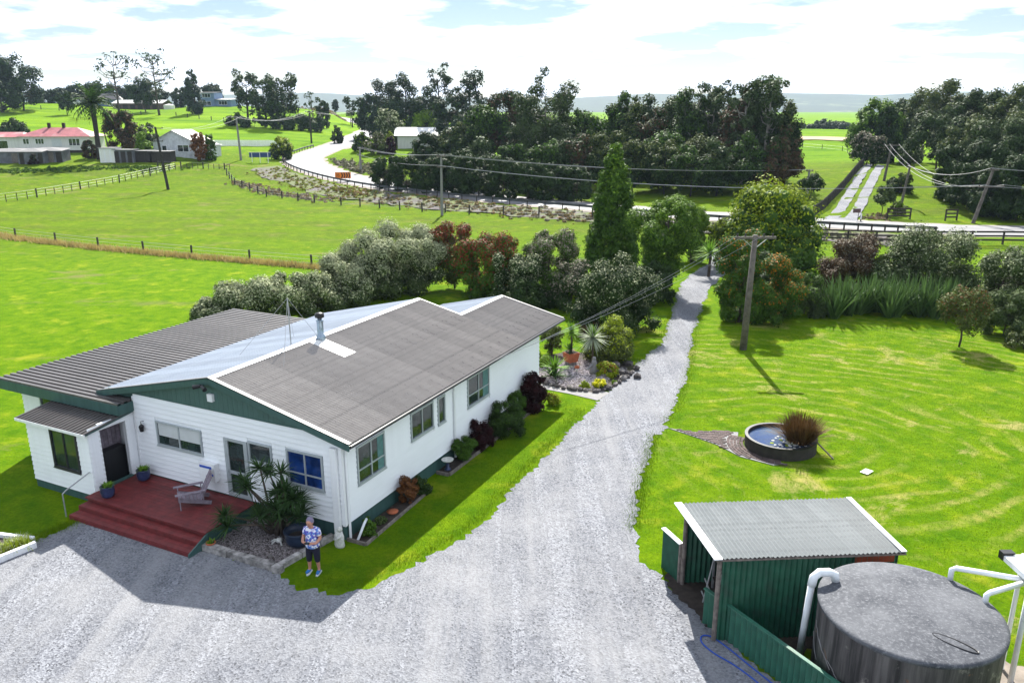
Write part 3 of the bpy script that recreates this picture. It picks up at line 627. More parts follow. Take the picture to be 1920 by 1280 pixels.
sheets(roof, (RX + .03, LM, RZ_), (0, -1, 0), (c_, 0, -s_), LM - FO, SL - .03, 'roof_brown')
sheets(roof, (RX - .03, FO, RZ_), (0, 1, 0), (-c_, 0, -s_), LM - FO, SL - .03, 'roof_grey')
SL2 = (0.4 - RX2) / c_
sheets(roof, (RX2 + .03, LE, z2), (0, -1, 0), (c_, 0, -s_), LE - LM, SL2 - .03, 'roof_brown')
sheets(roof, (RX2 - .03, LM, z2), (0, 1, 0), (-c_, 0, -s_), LE - LM, SL2 - .03, 'roof_grey')
sheets(roof, (-8.47, 10.92, 3.04), (0, -1, 0), (-1, 0, 0) if False else (1, 0, 0), 0.01, 0.01, 'roof_dark') if False else None
sheets(roof, (-14.72, 10.92, 3.035), (0, -1, 0), (1, 0, 0), 11.54, 6.24, 'roof_dark', pitch=.25, amp=.06, per=3, prof='step')
sheets(roof, (-11.95, -1.88, 2.495), (1, 0, 0), (0, 1.84, .21), 3.46, 1.85, 'roof_dark', pitch=.2, amp=.035, per=4, prof='rib')
cap = MB()
cap.add([(RX-.16, FO, RZ_-.012), (RX, FO, RZ_+.03), (RX, LM, RZ_+.03), (RX-.16, LM, RZ_-.012), (RX+.16, FO, RZ_-.012), (RX+.16, LM, RZ_-.012)], [(1,0,3,2), (4,1,2,5)])
cap.add([(RX2-.14, LM, z2-.01), (RX2, LM, z2+.03), (RX2, LE, z2+.03), (RX2-.14, LE, z2-.01), (RX2+.14, LM, z2-.01), (RX2+.14, LE, z2-.01)], [(1,0,3,2), (4,1,2,5)])
cap.build('ridge_cap', 'roof_grey', roof)
# white barge flashings and green fascia
for (xa, xb, y, za, zb) in ((RX, .42, FO, RZ_, EZ), (RX, 2*RX-.42, FO, RZ_, EZ), (RX, RX2 - .02, LM + .03, RZ_, z2), (RX2, .42, LE, z2, EZ)):
    wdt = .15 if xb > RX and y == FO else .09
    MB().bar((xa, y + wdt/2 - .03, za + .028), (xb, y + wdt/2 - .03, zb + .028), wdt, .016).build('barge_flashing', 'barge', roof)
fa = MB(); fa.bar((RX, FO - .02, RZ_ - .10), (.44, FO - .02, EZ - .10), .035, .19); fa.bar((RX, FO - .02, RZ_ - .10), (2*RX-.44, FO - .02, EZ - .10), .035, .19)
fa.box(-14.74, -8.46, -.64, -.604, 2.70, 3.04); fa.box(-8.495, -8.455, -.60, -.04, 2.70, 3.03); fa.box(-14.75, -14.705, -.60, 10.9, 2.72, 3.03)
fa.build('fascia', 'green', roof)
gt = MB(); gt.tube([(.45, FO, EZ - .06), (.45, LE, EZ - .05)], .055, 8); gt.build('gutter', 'darkframe', roof)
MB().box(-8.5, -11.93, -1.9, -1.862, 2.40, 2.49).build('porch_trim', 'trim', roof)
pt = MB(); m4 = basis((RX + .10, 4.4, RZ_ - .10 * SLP + .0165), (0, -1, 0), (c_, 0, -s_)); pt.box(-.66, 0, .1, 1.6, 0, .006); o = pt.build('roof_patch', 'roof_white', roof); o.matrix_local = m4
# flue, antenna
fl = MB().lathe([(.17, RZ_ - .12), (.16, RZ_ + .10), (.115, RZ_ + .14), (.115, RZ_ + .62), (.14, RZ_ + .63), (.14, RZ_ + .66), (.08, RZ_ + .67), (.08, RZ_ + .76)], 16, RX + .22, 4.95).build('flue', 'flue', house, True)
MB().lathe([(.10, RZ_ + .74), (.165, RZ_ + .77), (.165, RZ_ + .90), (.05, RZ_ + .94), (0, RZ_ + .945)], 16, RX + .22, 4.95).build('cowl', 'black', fl, True)
an = MB(); A0 = Vector((RX - .25, 3.9, roofz(RX - .25))); A1 = A0 + Vector((0, 0, 1.7)); an.tube([A0, A1], .022, 6); an = an.build('antenna_mast', 'steel', house)
gy_ = MB()
for q in ((RX - 2.0, 3.2), (RX + 1.0, 4.4), (RX - 1.8, 5.8), (RX + .9, 2.2)): gy_.tube([A1, Vector((q[0], q[1], roofz(q[0]) + .02))], .007, 4)
gy_.build('guy_wire', 'wire', an)
# wall fittings
MB().tube([(.40, .10, EZ - .1), (.12, .10, 2.85), (.085, .10, 2.7), (.085, .10, .05)], .04, 8).build('downpipe', 'trim', house); MB().tube([(.10, 6.37, 3.05), (.075, 6.37, 2.9), (.075, 6.37, .1)], .045, 8).build('downpipe', 'trim', house)
wp = MB().box(-.32, -.10, -.13, -.037, .25, 2.95).build('pipe_casing', 'trim', house)
lp = MB(); lp.tube([(-8.09, -.03, 2.38), (-8.09, -.14, 2.40), (-8.09, -.14, 2.30)], .013); lp.lathe([(.02, 2.31), (.085, 2.24), (.085, 2.22), (.06, 2.05), (.0, 2.03)], 6, -8.09, -.14); lp = lp.build('wall_lantern', 'black', house)
vb = MB().box(-4.95, -4.74, -.13, -.029, 3.62, 3.86).build('vent_box', 'trim', house)
sfl = MB(); sfl.tube([(-5.0, -.16, 4.14), (-5.0, -.26, 4.14)], .02); sfl.tube([(-5.02, -.25, 4.15), (-5.25, -.33, 4.10)], [.05, .075], 8); sfl.tube([(-4.98, -.25, 4.15), (-4.78, -.33, 4.08)], [.05, .075], 8); sfl.build('flood_light', 'black', house)
ins = MB(); ins.bar((.05, 7.6, 2.98), (.05, 8.9, 2.98), .05, .06)
ins.build('wire_bracket', 'oldwood', house)
for k in range(3): MB().lathe([(.03, 0), (.045, .02), (.03, .05), (.045, .07), (.0, .10)], 8, .10, 7.75 + .5 * k).build('insulator', 'ceramic', house).location = (0, 0, 2.99)
# porch
pw = MB(); pw.box(-11.65, -8.66, -1.70, -1.60, 0.3, 2.44); pw.box(-11.65, -11.55, -1.598, -.002, .3, 2.5); pw.box(-8.72, -8.62, -1.598, -1.30, .3, 2.46); pw.box(-8.72, -8.62, -.34, -.04, .3, 2.6); pw.box(-8.72, -8.62, -1.30, -.34, 2.42, 2.62)
pw.build('porch_wall', 'white', house)
PF = basis((0, -1.70, 0), (1, 0, 0), (0, 1, 0)); PS = basis((-8.62, 0, 0), (0, 1, 0), (-1, 0, 0))
boards(house, PF, -11.65, -8.62, .3, 2.44, [(-10.5, -9.15, .95, 2.37)]); boards(house, PS, -1.70, -.01, .3, 2.60, [(-1.30, -.34, .2, 2.42)])
window(house, PF, -10.46, -9.19, .98, 2.34, 2, frame='darkframe')
MB().box(-11.65, -8.63, -1.69, -.005, -.3, .298).build('porch_base', 'green', house)
pd = MB(); pd.box(-9.35, -9.30, -1.59, -.05, .32, 2.42); pdo = pd.build('porch_inner_wall', 'lavender' if 'lavender' in M else 'chairwood', house)
for k in range(9): MB().box(-9.30, -9.285, -1.5 + k * .16, -1.36 + k * .16, 1.5, 2.4).build('groove_board', 'chairwood', pdo)
MB().prism([(-9.28, -1.45), (-8.95, -1.45), (-8.95, -.2), (-9.28, -.2)], .32, 1.45).build('dark_screen', 'black', pdo)
df = MB(); df.box(-8.68, -8.59, -1.345, -1.30, .3, 2.46); df.box(-8.68, -8.59, -.34, -.295, .3, 2.46); df.box(-8.68, -8.59, -1.30, -.34, 2.42, 2.46); df.build('door_frame', 'trim', house)
MB().box(-8.66, -8.5, -1.3, -.34, .42, .5).build('door_step', 'green', house)

# ------------------------------------------------------------------ deck, its furniture and pots
deck = thing('deck', 'low red stained timber deck with wide steps at the front door', 'deck', HOUSE_O, RZ)
DX0, DX1, DZ = -8.6, -3.42, .46
y = -0.04; k = 0
while y > -2.05:
    MB().box(DX0, DX1, y - .132, y, DZ - .03, DZ).build('deck_board', 'deck', deck); y -= .140
for i, (ya, yb, z) in enumerate(((-2.41, -2.06, .31), (-2.76, -2.41, .155))):
    for j in range(2): MB().box(DX0 + .05, DX1 - .02, ya + j*.178, ya + j*.178 + .168, z - .03, z).build('step_board', 'deck', deck)
for (y, z) in ((-2.05, .43), (-2.40, .28), (-2.75, .125)): MB().box(DX0 + .05, DX1 - .02, y - .02, y, z - .14, z).build('riser', 'deck', deck)
fr = MB(); fr.box(DX0 + .02, DX1 - .05, -1.98, -.06, .02, .425); fr.box(DX0 + .1, DX1 - .06, -2.38, -2.06, .0, .28); fr.box(DX0 + .1, DX1 - .06, -2.73, -2.42, .0, .12); fr.build('deck_frame', 'railwood', deck)
for k in range(13): MB().box(DX1 - .035, DX1 - .012, -2.0 + k * .15, -1.86 + k * .15, .02, .42).build('side_panel', 'green', deck)
sk = MB(); sk.add([(DX1 - .01, -2.05, .0), (DX1 - .01, -2.80, 0), (DX1 - .01, -2.80, .12), (DX1 - .01, -2.05, .44), (DX1 + .03, -2.05, 0), (DX1 + .03, -2.80, 0), (DX1 + .03, -2.80, .12), (DX1 + .03, -2.05, .44)], [(0,1,2,3),(7,6,5,4),(0,4,5,1),(1,5,6,2),(2,6,7,3),(3,7,4,0)]); sk.build('stringer', 'green', deck)
hr = thing('handrail', 'thin pale metal handrail at the side of the deck steps', 'handrail', HW(-8.8, -2.6), RZ)
MB().tube([(0, -.1, 0), (0, -.1, .78), (.03, .0, .86), (.05, .85, 1.12)], .022, 6).build('rail', 'steel', hr); MB().tube([(.05, .85, 1.12), (.05, .93, 1.10)], .02, 6).build('bracket', 'steel', hr)
ch = thing('garden_chair', 'weathered slatted wooden armchair standing on the red deck', 'chair', HW(-5.15, -0.95, DZ), math.radians(-63))
# chair faces local -Y
for s in (-.28, .28):
    MB().bar((s, -.38, 0), (s, -.38, .50), .09, .03).build('leg', 'chairwood', ch); MB().bar((s, -.38, .33), (s, .52, .06), .03, .12).build('leg', 'chairwood', ch)
    MB().bar((s * 1.12, -.50, .52), (s * 1.12, .38, .52), .13, .025).build('armrest', 'chairwood', ch); MB().bar((s, .30, .2), (s, .30, .51), .05, .03).build('arm_support', 'chairwood', ch)
for k in range(6): yy = -.36 + k * .11; MB().bar((-.29, yy, .355 - k * .034), (.29, yy, .355 - k * .034), .095, .02).build('seat_slat', 'chairwood', ch)
for k in range(5): xx = -.22 + k * .11; MB().bar((xx, .24, .20), (xx * 1.12, .62, 1.0 - abs(k - 2) * .035), .10, .02, up=(0, -1, .4)).build('back_slat', 'chairwood', ch)
MB().bar((-.27, .50, .72), (.27, .50, .72), .03, .07).build('back_rail', 'chairwood', ch)
# leaf helpers for plants
def blades(n, base_r, length, width, lean=(0.3, 0.9), curl=0.5, z0=0.0, seg=3, seed=0, updown=None):
    r = random.Random(seed); V = []; Fq = []
    for i in range(n):
        a = r.uniform(0, 2*math.pi); le = r.uniform(*lean); L = length * r.uniform(.7, 1.1); ux, uy = math.cos(a), math.sin(a); px_, py_ = -uy, ux
        bx_, by_ = ux * base_r * r.random(), uy * base_r * r.random(); o = len(V)
        for k in range(seg + 1):
            t = k / seg; hor = L * math.sin(le) * t * (1 + curl * t * .3); zz_ = L * math.cos(le) * t - curl * L * .35 * t * t * math.sin(le); w_ = width * (1 - t) ** .7 * (.6 + .8 * min(1, t * 3)) * .5 + .0015
            c = (bx_ + ux * hor, by_ + uy * hor, z0 + zz_); V.append((c[0] - px_*w_, c[1] - py_*w_, c[2])); V.append((c[0] + px_*w_, c[1] + py_*w_, c[2]))
        for k in range(seg): Fq.append((o+2*k, o+2*k+1, o+2*k+3, o+2*k+2))
    return V, Fq
def bladeobj(name, mat, parent, *a, loc=(0,0,0), **k):
    V, Fq = blades(*a, **k); mb = MB(); mb.add([(v[0]+loc[0], v[1]+loc[1], v[2]+loc[2]) for v in V], Fq); return mb.build(name, mat, parent)
M['yucca'] = leafmat('strap_leaf_green', (0.02, 0.055, 0.018), (0.07, 0.15, 0.035), transl=.25)
M['yuccabright'] = leafmat('bright_strap_leaf', (0.07, 0.16, 0.02), (0.19, 0.33, 0.05), transl=.3)
M['silverleaf'] = leafmat('silver_strap_leaf', (0.14, 0.17, 0.15), (0.42, 0.46, 0.44), transl=.2)
M['drac'] = leafmat('dracaena_leaf', (0.012, 0.032, 0.015), (0.055, 0.105, 0.04), transl=.2, rough=.4)
M['flax'] = leafmat('flax_leaf', (0.025, 0.06, 0.025), (0.13, 0.21, 0.08), transl=.25, rough=.4)
M['reed'] = leafmat('brown_reed', (0.055, 0.028, 0.014), (0.17, 0.095, 0.05), transl=.2)
M['yellowflower'] = leafmat('yellow_flower', (0.45, 0.40, 0.01), (0.80, 0.75, 0.03), transl=.3)
def pot(name, label, loc, prof, mat, group=None, plant=None):
    t = thing(name, label, 'pot', loc, 0, group); MB().lathe(prof, 20).build('pot_body', mat, t, True); rtop = prof[-1][0]
    top = max(z for _, z in prof); MB().lathe([(rtop * .97, top - .05), (0, top - .04)], 16, caps=False).build('soil', 'soil', t); return t, top
bp = [(.13, 0), (.19, .06), (.22, .22), (.20, .34), (.22, .37), (.19, .38), (.18, .33)]
for q, lb in (((-7.95, -1.78), 'round blue glazed pot with small green plant at the deck steps'), ((-7.95, -.42), 'round blue glazed pot with small plant beside the porch doorway')):
    t, top = pot('glazed_pot', lb, HW(q[0], q[1], DZ), bp, 'bluepot'); bladeobj('foliage', 'yuccabright', t, 60, .12, .2, .05, lean=(.1, 1.2), z0=.33, seed=3)
t, top = pot('terracotta_pot', 'small terracotta pot with a seedling beside the deck steps', HW(-3.2, -2.15, 0), [(.09, 0), (.125, .2), (.14, .21), (.14, .25), (.12, .25), (.115, .2)], 'terracotta'); bladeobj('foliage', 'yuccabright', t, 26, .06, .18, .04, lean=(.1, 1.0), z0=.2, seed=5)
# ------------------------------------------------------------------ foliage
_bi = bmesh.new(); bmesh.ops.create_icosphere(_bi, subdivisions=1, radius=1.0); _ICO_V = [tuple(v.co) for v in _bi.verts]; _ICO_F = [tuple(v.index for v in f.verts) for f in _bi.faces]; _bi.free()
def leaf_cloud(cent, rad, n, size, up=0.35, flat=1.0, aspect=0.55, seed=0, shell=0.55):
    """n leaf faces spread through clumps (cent Kx3, rad K)"""
    r = np.random.default_rng(seed); K = len(cent); w_ = rad ** 2; idx = r.choice(K, n, p=w_ / w_.sum())
    d = r.normal(size=(n, 3)); d /= np.linalg.norm(d, axis=1)[:, None]; d[:, 2] = np.where(r.random(n) < up, np.abs(d[:, 2]), d[:, 2])
    rr = rad[idx] * (shell + (1 - shell) * r.random(n) ** 0.6) * (1 + 0.12 * r.normal(size=n)); off = d * rr[:, None]; off[:, 2] *= flat
    c = cent[idx] + off
    nrm = d + r.normal(size=(n, 3)) * 0.38 + np.array([0, 0, 0.30]); nrm /= np.linalg.norm(nrm, axis=1)[:, None]
    t = np.cross(nrm, r.normal(size=(n, 3))); t /= np.linalg.norm(t, axis=1)[:, None] + 1e-9; b = np.cross(nrm, t)
    s = size * r.uniform(0.6, 1.35, n); a_ = t * (s * .5)[:, None]; b_ = b * (s * .5 * aspect)[:, None]
    V = np.stack([c - a_, c - b_ + nrm * (s * .06)[:, None], c + a_, c + b_ + nrm * (s * .06)[:, None]], 1).reshape(-1, 3)
    return V, np.arange(4 * n).reshape(n, 4), c
def env_points(kind, K, w_, h, seed):
    r = np.random.default_rng(seed); P = []
    if kind == 'spire':
        for i in range(K):
            z = 1 - (1 - (i + .5) / K) ** .62; a = i * 2.39996; rad = max(.02, (1 - z) ** .66) * min(1, .8 + z) * r.uniform(.72, 1.0); P.append((rad * math.cos(a) * w_ / 2, rad * math.sin(a) * w_ / 2, z * h))
        return np.array(P)
    while len(P) < K:
        q = r.uniform(-1, 1, 3); z = (q[2] + 1) / 2; rad = math.hypot(q[0], q[1])
        if kind == 'dome': lim = math.sqrt(max(0, 1 - z ** 2.2)); lo = .45
        elif kind == 'round': lim = math.sqrt(max(0, 1 - q[2] ** 2)); lo = .45
        elif kind == 'hedge': lim = (1 - max(0, abs(q[2])) ** 5) ** .2 * (0.9 + .1 * (1 - z)); lo = .5
        elif kind == 'spire': lim = max(.05, (1 - z) ** .62 * min(1, .75 + z * 1.2)); lo = .6
        elif kind == 'cone': lim = max(.06, (1 - z) ** .8 * min(1, .55 + z * 3)); lo = .35
        elif kind == 'column': lim = max(.12, (1 - z ** 2.2)) * min(1, .62 + z * 1.4); lo = .4
        elif kind == 'casuarina': lim = max(.1, (1 - z) ** .55 * min(1, .5 + z * 2.0)); lo = .2
        elif kind == 'gum': lim = math.sqrt(max(0, 1 - (q[2] * .9 - .1) ** 2)); lo = .3
        elif kind == 'umbrella': lim = math.sqrt(max(0, 1 - abs(z - .55) * 1.4)); lo = .15
        elif kind == 'vase': lim = .35 + .65 * z ** .7 if z < .85 else 1 - (z - .85) * 3; lo = .4
        else: lim = 1; lo = 0
        if lo * lim < rad <= lim: P.append((q[0] * w_ / 2, q[1] * w_ / 2, z * h))
    return np.array(P)
def plant(name, label, cat, loc, w_, h, kind, mats, leaf, n=None, clump=None, K=None, trunk=None, bark='bark', bare=0.0, cover=1.6, group=None, seed=None, up=.35, tipfrac=0.0, limbs=True, depth=None, rz=None, aspect=.55, shell=.5):
    """tree or shrub: Empty > trunk (with limbs), crown. bare = fraction of the height that is clear trunk"""
    seed = seed if seed is not None else int(abs(loc[0] * 131 + loc[1] * 71 + h * 17)) % 99991; r = random.Random(seed)
    if kind == 'round' and cat == 'shrub': kind = 'dome'
    z0 = h * bare; ch = h - z0
    clump = clump or max(.125 * w_, .10 * min(w_, ch)); K = K or int(np.clip(2.1 * (w_ * ch) / (clump * clump * 3.1), 9, 110))
    C = env_points(kind, K, max(w_ - clump * 1.3, w_ * .3), max(ch - clump * 1.5, ch * .4), seed); 
    lo_, hi_ = C[:, 2].min(), C[:, 2].max(); C[:, 2] = z0 + clump * .6 + (C[:, 2] - lo_) / max(hi_ - lo_, 1e-3) * max(ch - clump * 1.35, ch * .3)
    C[:, :2] *= max(w_ / 2 - clump * .75, w_ * .2) / max(np.hypot(C[:, 0], C[:, 1]).max(), 1e-3)
    if depth: C[:, 1] *= depth / w_
    R = clump * np.random.default_rng(seed).uniform(.55, 1.45, K)
    area = 4 * math.pi * (R ** 2).sum() * .55
    n = n or int(np.clip(cover * area / (.5 * aspect * 1.0 * leaf * leaf * 1.1), 250, 26000))
    V, Fq, c = leaf_cloud(C, R, n, leaf, up=up, seed=seed, aspect=aspect, shell=shell)
    t = thing(name, label, cat, loc, r.uniform(0, 6.28) if rz is None else rz, group)
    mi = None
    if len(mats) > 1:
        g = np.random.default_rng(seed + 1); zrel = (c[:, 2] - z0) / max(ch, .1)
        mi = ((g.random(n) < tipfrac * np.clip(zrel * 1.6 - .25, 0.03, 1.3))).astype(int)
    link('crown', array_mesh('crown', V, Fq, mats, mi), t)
    if kind in ('hedge', 'dome', 'spire', 'column', 'vase') or (kind in ('round', 'casuarina') and cover > 1.1):
        cb_ = MB(); rc = np.random.default_rng(seed + 5)
        for q, rr_c in zip(C, R):
            f_ = .62 if kind != 'casuarina' else .5; j_ = rc.uniform(.75, 1.2, 12) * rr_c * f_
            cb_.add([(q[0] + a[0] * s_, q[1] + a[1] * s_, q[2] + a[2] * s_) for a, s_ in zip(_ICO_V, j_)], _ICO_F)
        cb_.build('inner_foliage', mats[0], t, True)
    tr = trunk if trunk is not None else max(.04, h * .018)
    mb = MB(); top = z0 + ch * (.75 if kind not in ('gum', 'umbrella') else .7)
    pts = [Vector((0, 0, -.15))]; nseg = 5; lx = ly = 0
    for k in range(1, nseg + 1):
        lx += r.uniform(-1, 1) * w_ * .025; ly += r.uniform(-1, 1) * w_ * .025; pts.append(Vector((lx, ly, top * k / nseg)))
    mb.tube(pts, [tr * (1 - .75 * k / nseg) for k in range(nseg + 1)], 6)
    if limbs:
        for q in C[:: max(1, K // 16)]:
            zs = max(z0 * .7, min(q[2] - .25 * ch * r.uniform(.3, 1), top * .95)); f = min(1, zs / top); k = min(nseg - 1, int(f * nseg)); p0 = pts[k].lerp(pts[k+1], f * nseg - k)
            q = Vector(q); mid = p0.lerp(q, .55) + Vector((0, 0, -.06 * ch)); mb.tube([p0, mid, q], [tr * .42 * (1 - .5 * f), tr * .26, tr * .08], 4, caps=False)
    mb.build('trunk', bark, t, True); return t
M['lf_greywhite'] = leafmat('grey_green_leaf', (0.022, 0.04, 0.016), (0.12, 0.16, 0.075), transl=.2)
M['lf_paletip'] = leafmat('pale_silver_leaf', (0.18, 0.20, 0.14), (0.46, 0.48, 0.39), transl=.25)
M['lf_green'] = leafmat('mid_green_leaf', (0.022, 0.06, 0.010), (0.095, 0.175, 0.028))
M['lf_bright'] = leafmat('bright_green_leaf', (0.055, 0.12, 0.012), (0.19, 0.30, 0.04))
M['lf_yellow'] = leafmat('yellow_green_leaf', (0.11, 0.16, 0.010), (0.32, 0.38, 0.03))
M['lf_dark'] = leafmat('dark_green_leaf', (0.012, 0.026, 0.011), (0.05, 0.085, 0.028), transl=.2)
M['lf_conifer'] = leafmat('dark_conifer_leaf', (0.010, 0.024, 0.010), (0.042, 0.075, 0.022), transl=.15)
M['lf_blue'] = leafmat('blue_grey_pine_needle', (0.014, 0.026, 0.022), (0.055, 0.085, 0.07), transl=.15)
M['lf_red'] = leafmat('red_tip_leaf', (0.10, 0.018, 0.012), (0.30, 0.07, 0.045), transl=.3)
M['lf_orange'] = leafmat('orange_tip_leaf', (0.28, 0.09, 0.015), (0.50, 0.22, 0.03), transl=.3)
M['lf_maroon'] = leafmat('maroon_leaf', (0.008, 0.004, 0.006), (0.045, 0.012, 0.018), transl=.15)
M['lf_brown'] = leafmat('brown_leaf', (0.035, 0.022, 0.016), (0.14, 0.085, 0.06))
M['lf_rust'] = leafmat('rusty_leaf', (0.08, 0.03, 0.015), (0.24, 0.10, 0.05))
M['lf_olive'] = leafmat('olive_leaf', (0.04, 0.055, 0.018), (0.13, 0.16, 0.055))
M['lf_gum'] = leafmat('gum_leaf', (0.022, 0.038, 0.018), (0.10, 0.14, 0.07), transl=.25)
M['lf_mauve'] = leafmat('mauve_grey_weed', (0.11, 0.09, 0.09), (0.33, 0.29, 0.29), transl=.2)
M['lf_dryweed'] = leafmat('dry_brown_weed', (0.16, 0.095, 0.05), (0.40, 0.26, 0.15), transl=.2)

# ------------------------------------------------------------------ front garden bed, pots, person
bed = [HW(-3.38, -2.12), HW(-.80, -2.10), HW(-.50, -.12), HW(-3.38, -.02)]
bed = [(p.x, p.y) for p in bed]
sheet('garden_soil', bed, 0.05, 'soil', 'dark soil of the front garden bed', rag=False)
def pebbles(name, poly, n, r0, r1, mat, label, z=.05, seed=1):
    r = random.Random(seed); xs = [p[0] for p in poly]; ys = [p[1] for p in poly]; mb = MB()
    def inside(x, y):
        c = False; j = len(poly) - 1
        for i in range(len(poly)):
            if (poly[i][1] > y) != (poly[j][1] > y) and x < (poly[j][0]-poly[i][0]) * (y-poly[i][1]) / (poly[j][1]-poly[i][1]) + poly[i][0]: c = not c
            j = i
        return c
    while n:
        x, y = r.uniform(min(xs), max(xs)), r.uniform(min(ys), max(ys))
        if inside(x, y):
            s = r.uniform(r0, r1); a = r.uniform(0, 6.28); ca, sa = math.cos(a) * s, math.sin(a) * s; h = s * .55
            mb.add([(x+ca, y+sa, z), (x-sa*.7, y+ca*.7, z), (x-ca, y-sa, z), (x+sa*.7, y-ca*.7, z), (x+ca*.25, y+sa*.25, z+h), (x-ca*.3, y-sa*.2, z+h*.9)], [(0,1,4),(1,5,4),(1,2,5),(2,3,5),(3,4,5),(3,0,4)]); n -= 1
    tag(mb.build(name, mat), label, None, None, 'stuff')
pebbles('pebble_mulch', bed, 5200, .02, .05, 'pebbles_dark', 'dark river pebbles covering the front garden bed', seed=2)
sb = thing('sleeper_edging', 'bleached timber sleepers edging the front pebble bed', 'edging', HW(-3.4, -2.2), RZ)
x0 = 0
for L in (.95, .62, 1.02, .30): MB().box(x0 + .01, x0 + L - .01, -.10 + random.uniform(-.02, .02), .10, 0, .19 + random.uniform(-.02, .02)).build('sleeper', 'sleeper', sb); x0 += L
for k, (a, b) in enumerate(((.02, .75), (.78, 1.45), (1.48, 2.0))): MB().bar((2.68 + a * .15, a + .1, .08), (2.68 + b * .15, b + .1, .08), .17, .17).build('sleeper', 'sleeper', sb)
MB().box(-.12, .0, -.1, .2, 0, .16).build('end_block', 'green', sb)
# dracaena
dr_ = thing('dracaena', 'multi-stemmed dracaena with spiky leaf heads before the front door', 'plant', HW(-2.0, -.62, .05), RZ)
rr_ = random.Random(4); heads = []
for k in range(17):
    a = rr_.uniform(0, 6.28); sp = rr_.uniform(.15, 1.15); hx, hy = sp * math.cos(a) * 1.05, max(-1.2, min(.42, sp * math.sin(a) * .75)); hz = rr_.uniform(.75, 2.15) - .35 * sp
    heads.append((hx, hy, hz))
for (hx, hy, hz) in ((-1.15, -.15, 1.55), (-1.25, -.9, .75), (-.9, -1.1, .6), (1.0, -.15, 1.45), (1.05, -.3, .95), (-.35, -.2, 2.2), (.35, -.1, 2.15)): heads.append((hx, hy, hz))
for (hx, hy, hz) in heads:
    b0 = Vector((rr_.uniform(-.2, .35), rr_.uniform(-.2, .15), 0)); MB().tube([b0, b0.lerp(Vector((hx, hy, hz)), .5) + Vector((-.1*hx, -.1*hy, .1)), (hx, hy, hz)], [.05, .035, .022], 6).build('stem', 'bark', dr_, True)
    bladeobj('leaf_head', 'drac', dr_, 46, .03, .48, .05, lean=(.15, 1.75), curl=.9, seed=rr_.randint(0, 999), loc=(hx, hy, hz - .05))
cp = thing('cauldron_pot', 'wide dark blue empty planter bowl on the pebble bed', 'pot', HW(-1.05, -.85, .05), 0)
MB().lathe([(.26, 0), (.36, .12), (.40, .30), (.39, .42), (.43, .45), (.43, .48), (.38, .48), (.35, .30), (.30, .16), (0, .14)], 24).build('bowl', 'navypot', cp, True); MB().lathe([(.34, .25), (0, .26)], 20, caps=False).build('soil', 'soil', cp)
st = thing('garden_statue', 'small white embracing figures statue at the house corner', 'statue', HW(.05, -.38, 0), RZ)
MB().lathe([(.15, 0), (.17, .06), (.15, .2), (.16, .35), (.12, .47), (.09, .50), (.0, .52)], 14, 0, 0, 0, 1, .7).build('torso', 'statue', st, True); MB().rough_ball((.04, -.01, .58), .085, 2, .04).build('head', 'statue', st, True); MB().rough_ball((-.04, -.05, .40), .065, 2, .04).build('head', 'statue', st, True); MB().tube([(.12, -.08, .42), (.02, -.15, .30), (-.1, -.1, .28)], .035, 6).build('arm', 'statue', st, True)
so_ = thing('frog_ornament', 'white ornament lying on pebbles beside the blue bowl', 'ornament', HW(-1.62, -1.05, .05), 0)
MB().rough_ball((0, 0, .09), .1, 2, .15, sz=.8).build('ornament_body', 'statue', so_, True)
for q in ((-.2, -.12), (.12, -.2), (-.25, .05)): MB().tube([(0, 0, .07), (q[0] * .6, q[1] * .6, .1), (q[0], q[1], .02)], .025, 5).build('limb', 'statue', so_, True)
for k, (x, y, s) in enumerate(((-3.0, -.9, .09), (-2.3, -1.75, .1), (-1.3, -1.8, .07))):
    tag(MB().rough_ball((0, 0, s * .5), s, 2, .2, sz=.7).build('garden_stone', 'stone', None, True, HW(x, y, .05)), 'rounded loose stone lying on the pebble bed', 'stone', 'stones on the pebble bed')
# person: continuous skinned body, clothes as children
def skin(name, chains, mat, parent=None, sub=2, loc=None, rz=None):
    bm = bmesh.new(); lay = bm.verts.layers.skin.verify(); seen = {}
    def vert(p, r):
        k = tuple(round(c, 4) for c in p)
        if k not in seen: v = bm.verts.new(p); v[lay].radius = (r, r) if not isinstance(r, tuple) else r; seen[k] = v
        return seen[k]
    first = True
    for chn in chains:
        pv = None
        for (p, r) in chn:
            v = vert(p, r)
            if first: v[lay].use_root = True; first = False
            if pv is not None and pv != v and bm.edges.get((pv, v)) is None: bm.edges.new((pv, v))
            pv = v
        if len(chn) and chains.index(chn) and not any(tuple(round(c, 4) for c in chn[0][0]) == tuple(round(c, 4) for c in q[0]) for o_ in chains[:chains.index(chn)] for q in o_): seen[tuple(round(c, 4) for c in chn[0][0])][lay].use_root = True
    me = bpy.data.meshes.new(name); bm.to_mesh(me); bm.free(); me.materials.append(M[mat])
    o = link(name, me, parent, loc, rz); s = o.modifiers.new('skin', 'SKIN'); s.use_smooth_shade = True
    if sub: m = o.modifiers.new('sub', 'SUBSURF'); m.levels = sub; m.render_levels = sub
    return o
M['skin'] = simple('skin', (0.45, 0.22, 0.15), .5, .12, 20); M['hairmat'] = simple('grey_violet_hair', (0.22, 0.19, 0.28), .6, .4, 60, .4); M['navy'] = simple('navy_cloth', (0.010, 0.010, 0.028), .85, .3, 20)
M['shoe'] = simple('blue_shoe', (0.02, 0.16, 0.45), .6, .3, 15); M['sole'] = simple('white_sole', (.6, .62, .65), .6, .1)
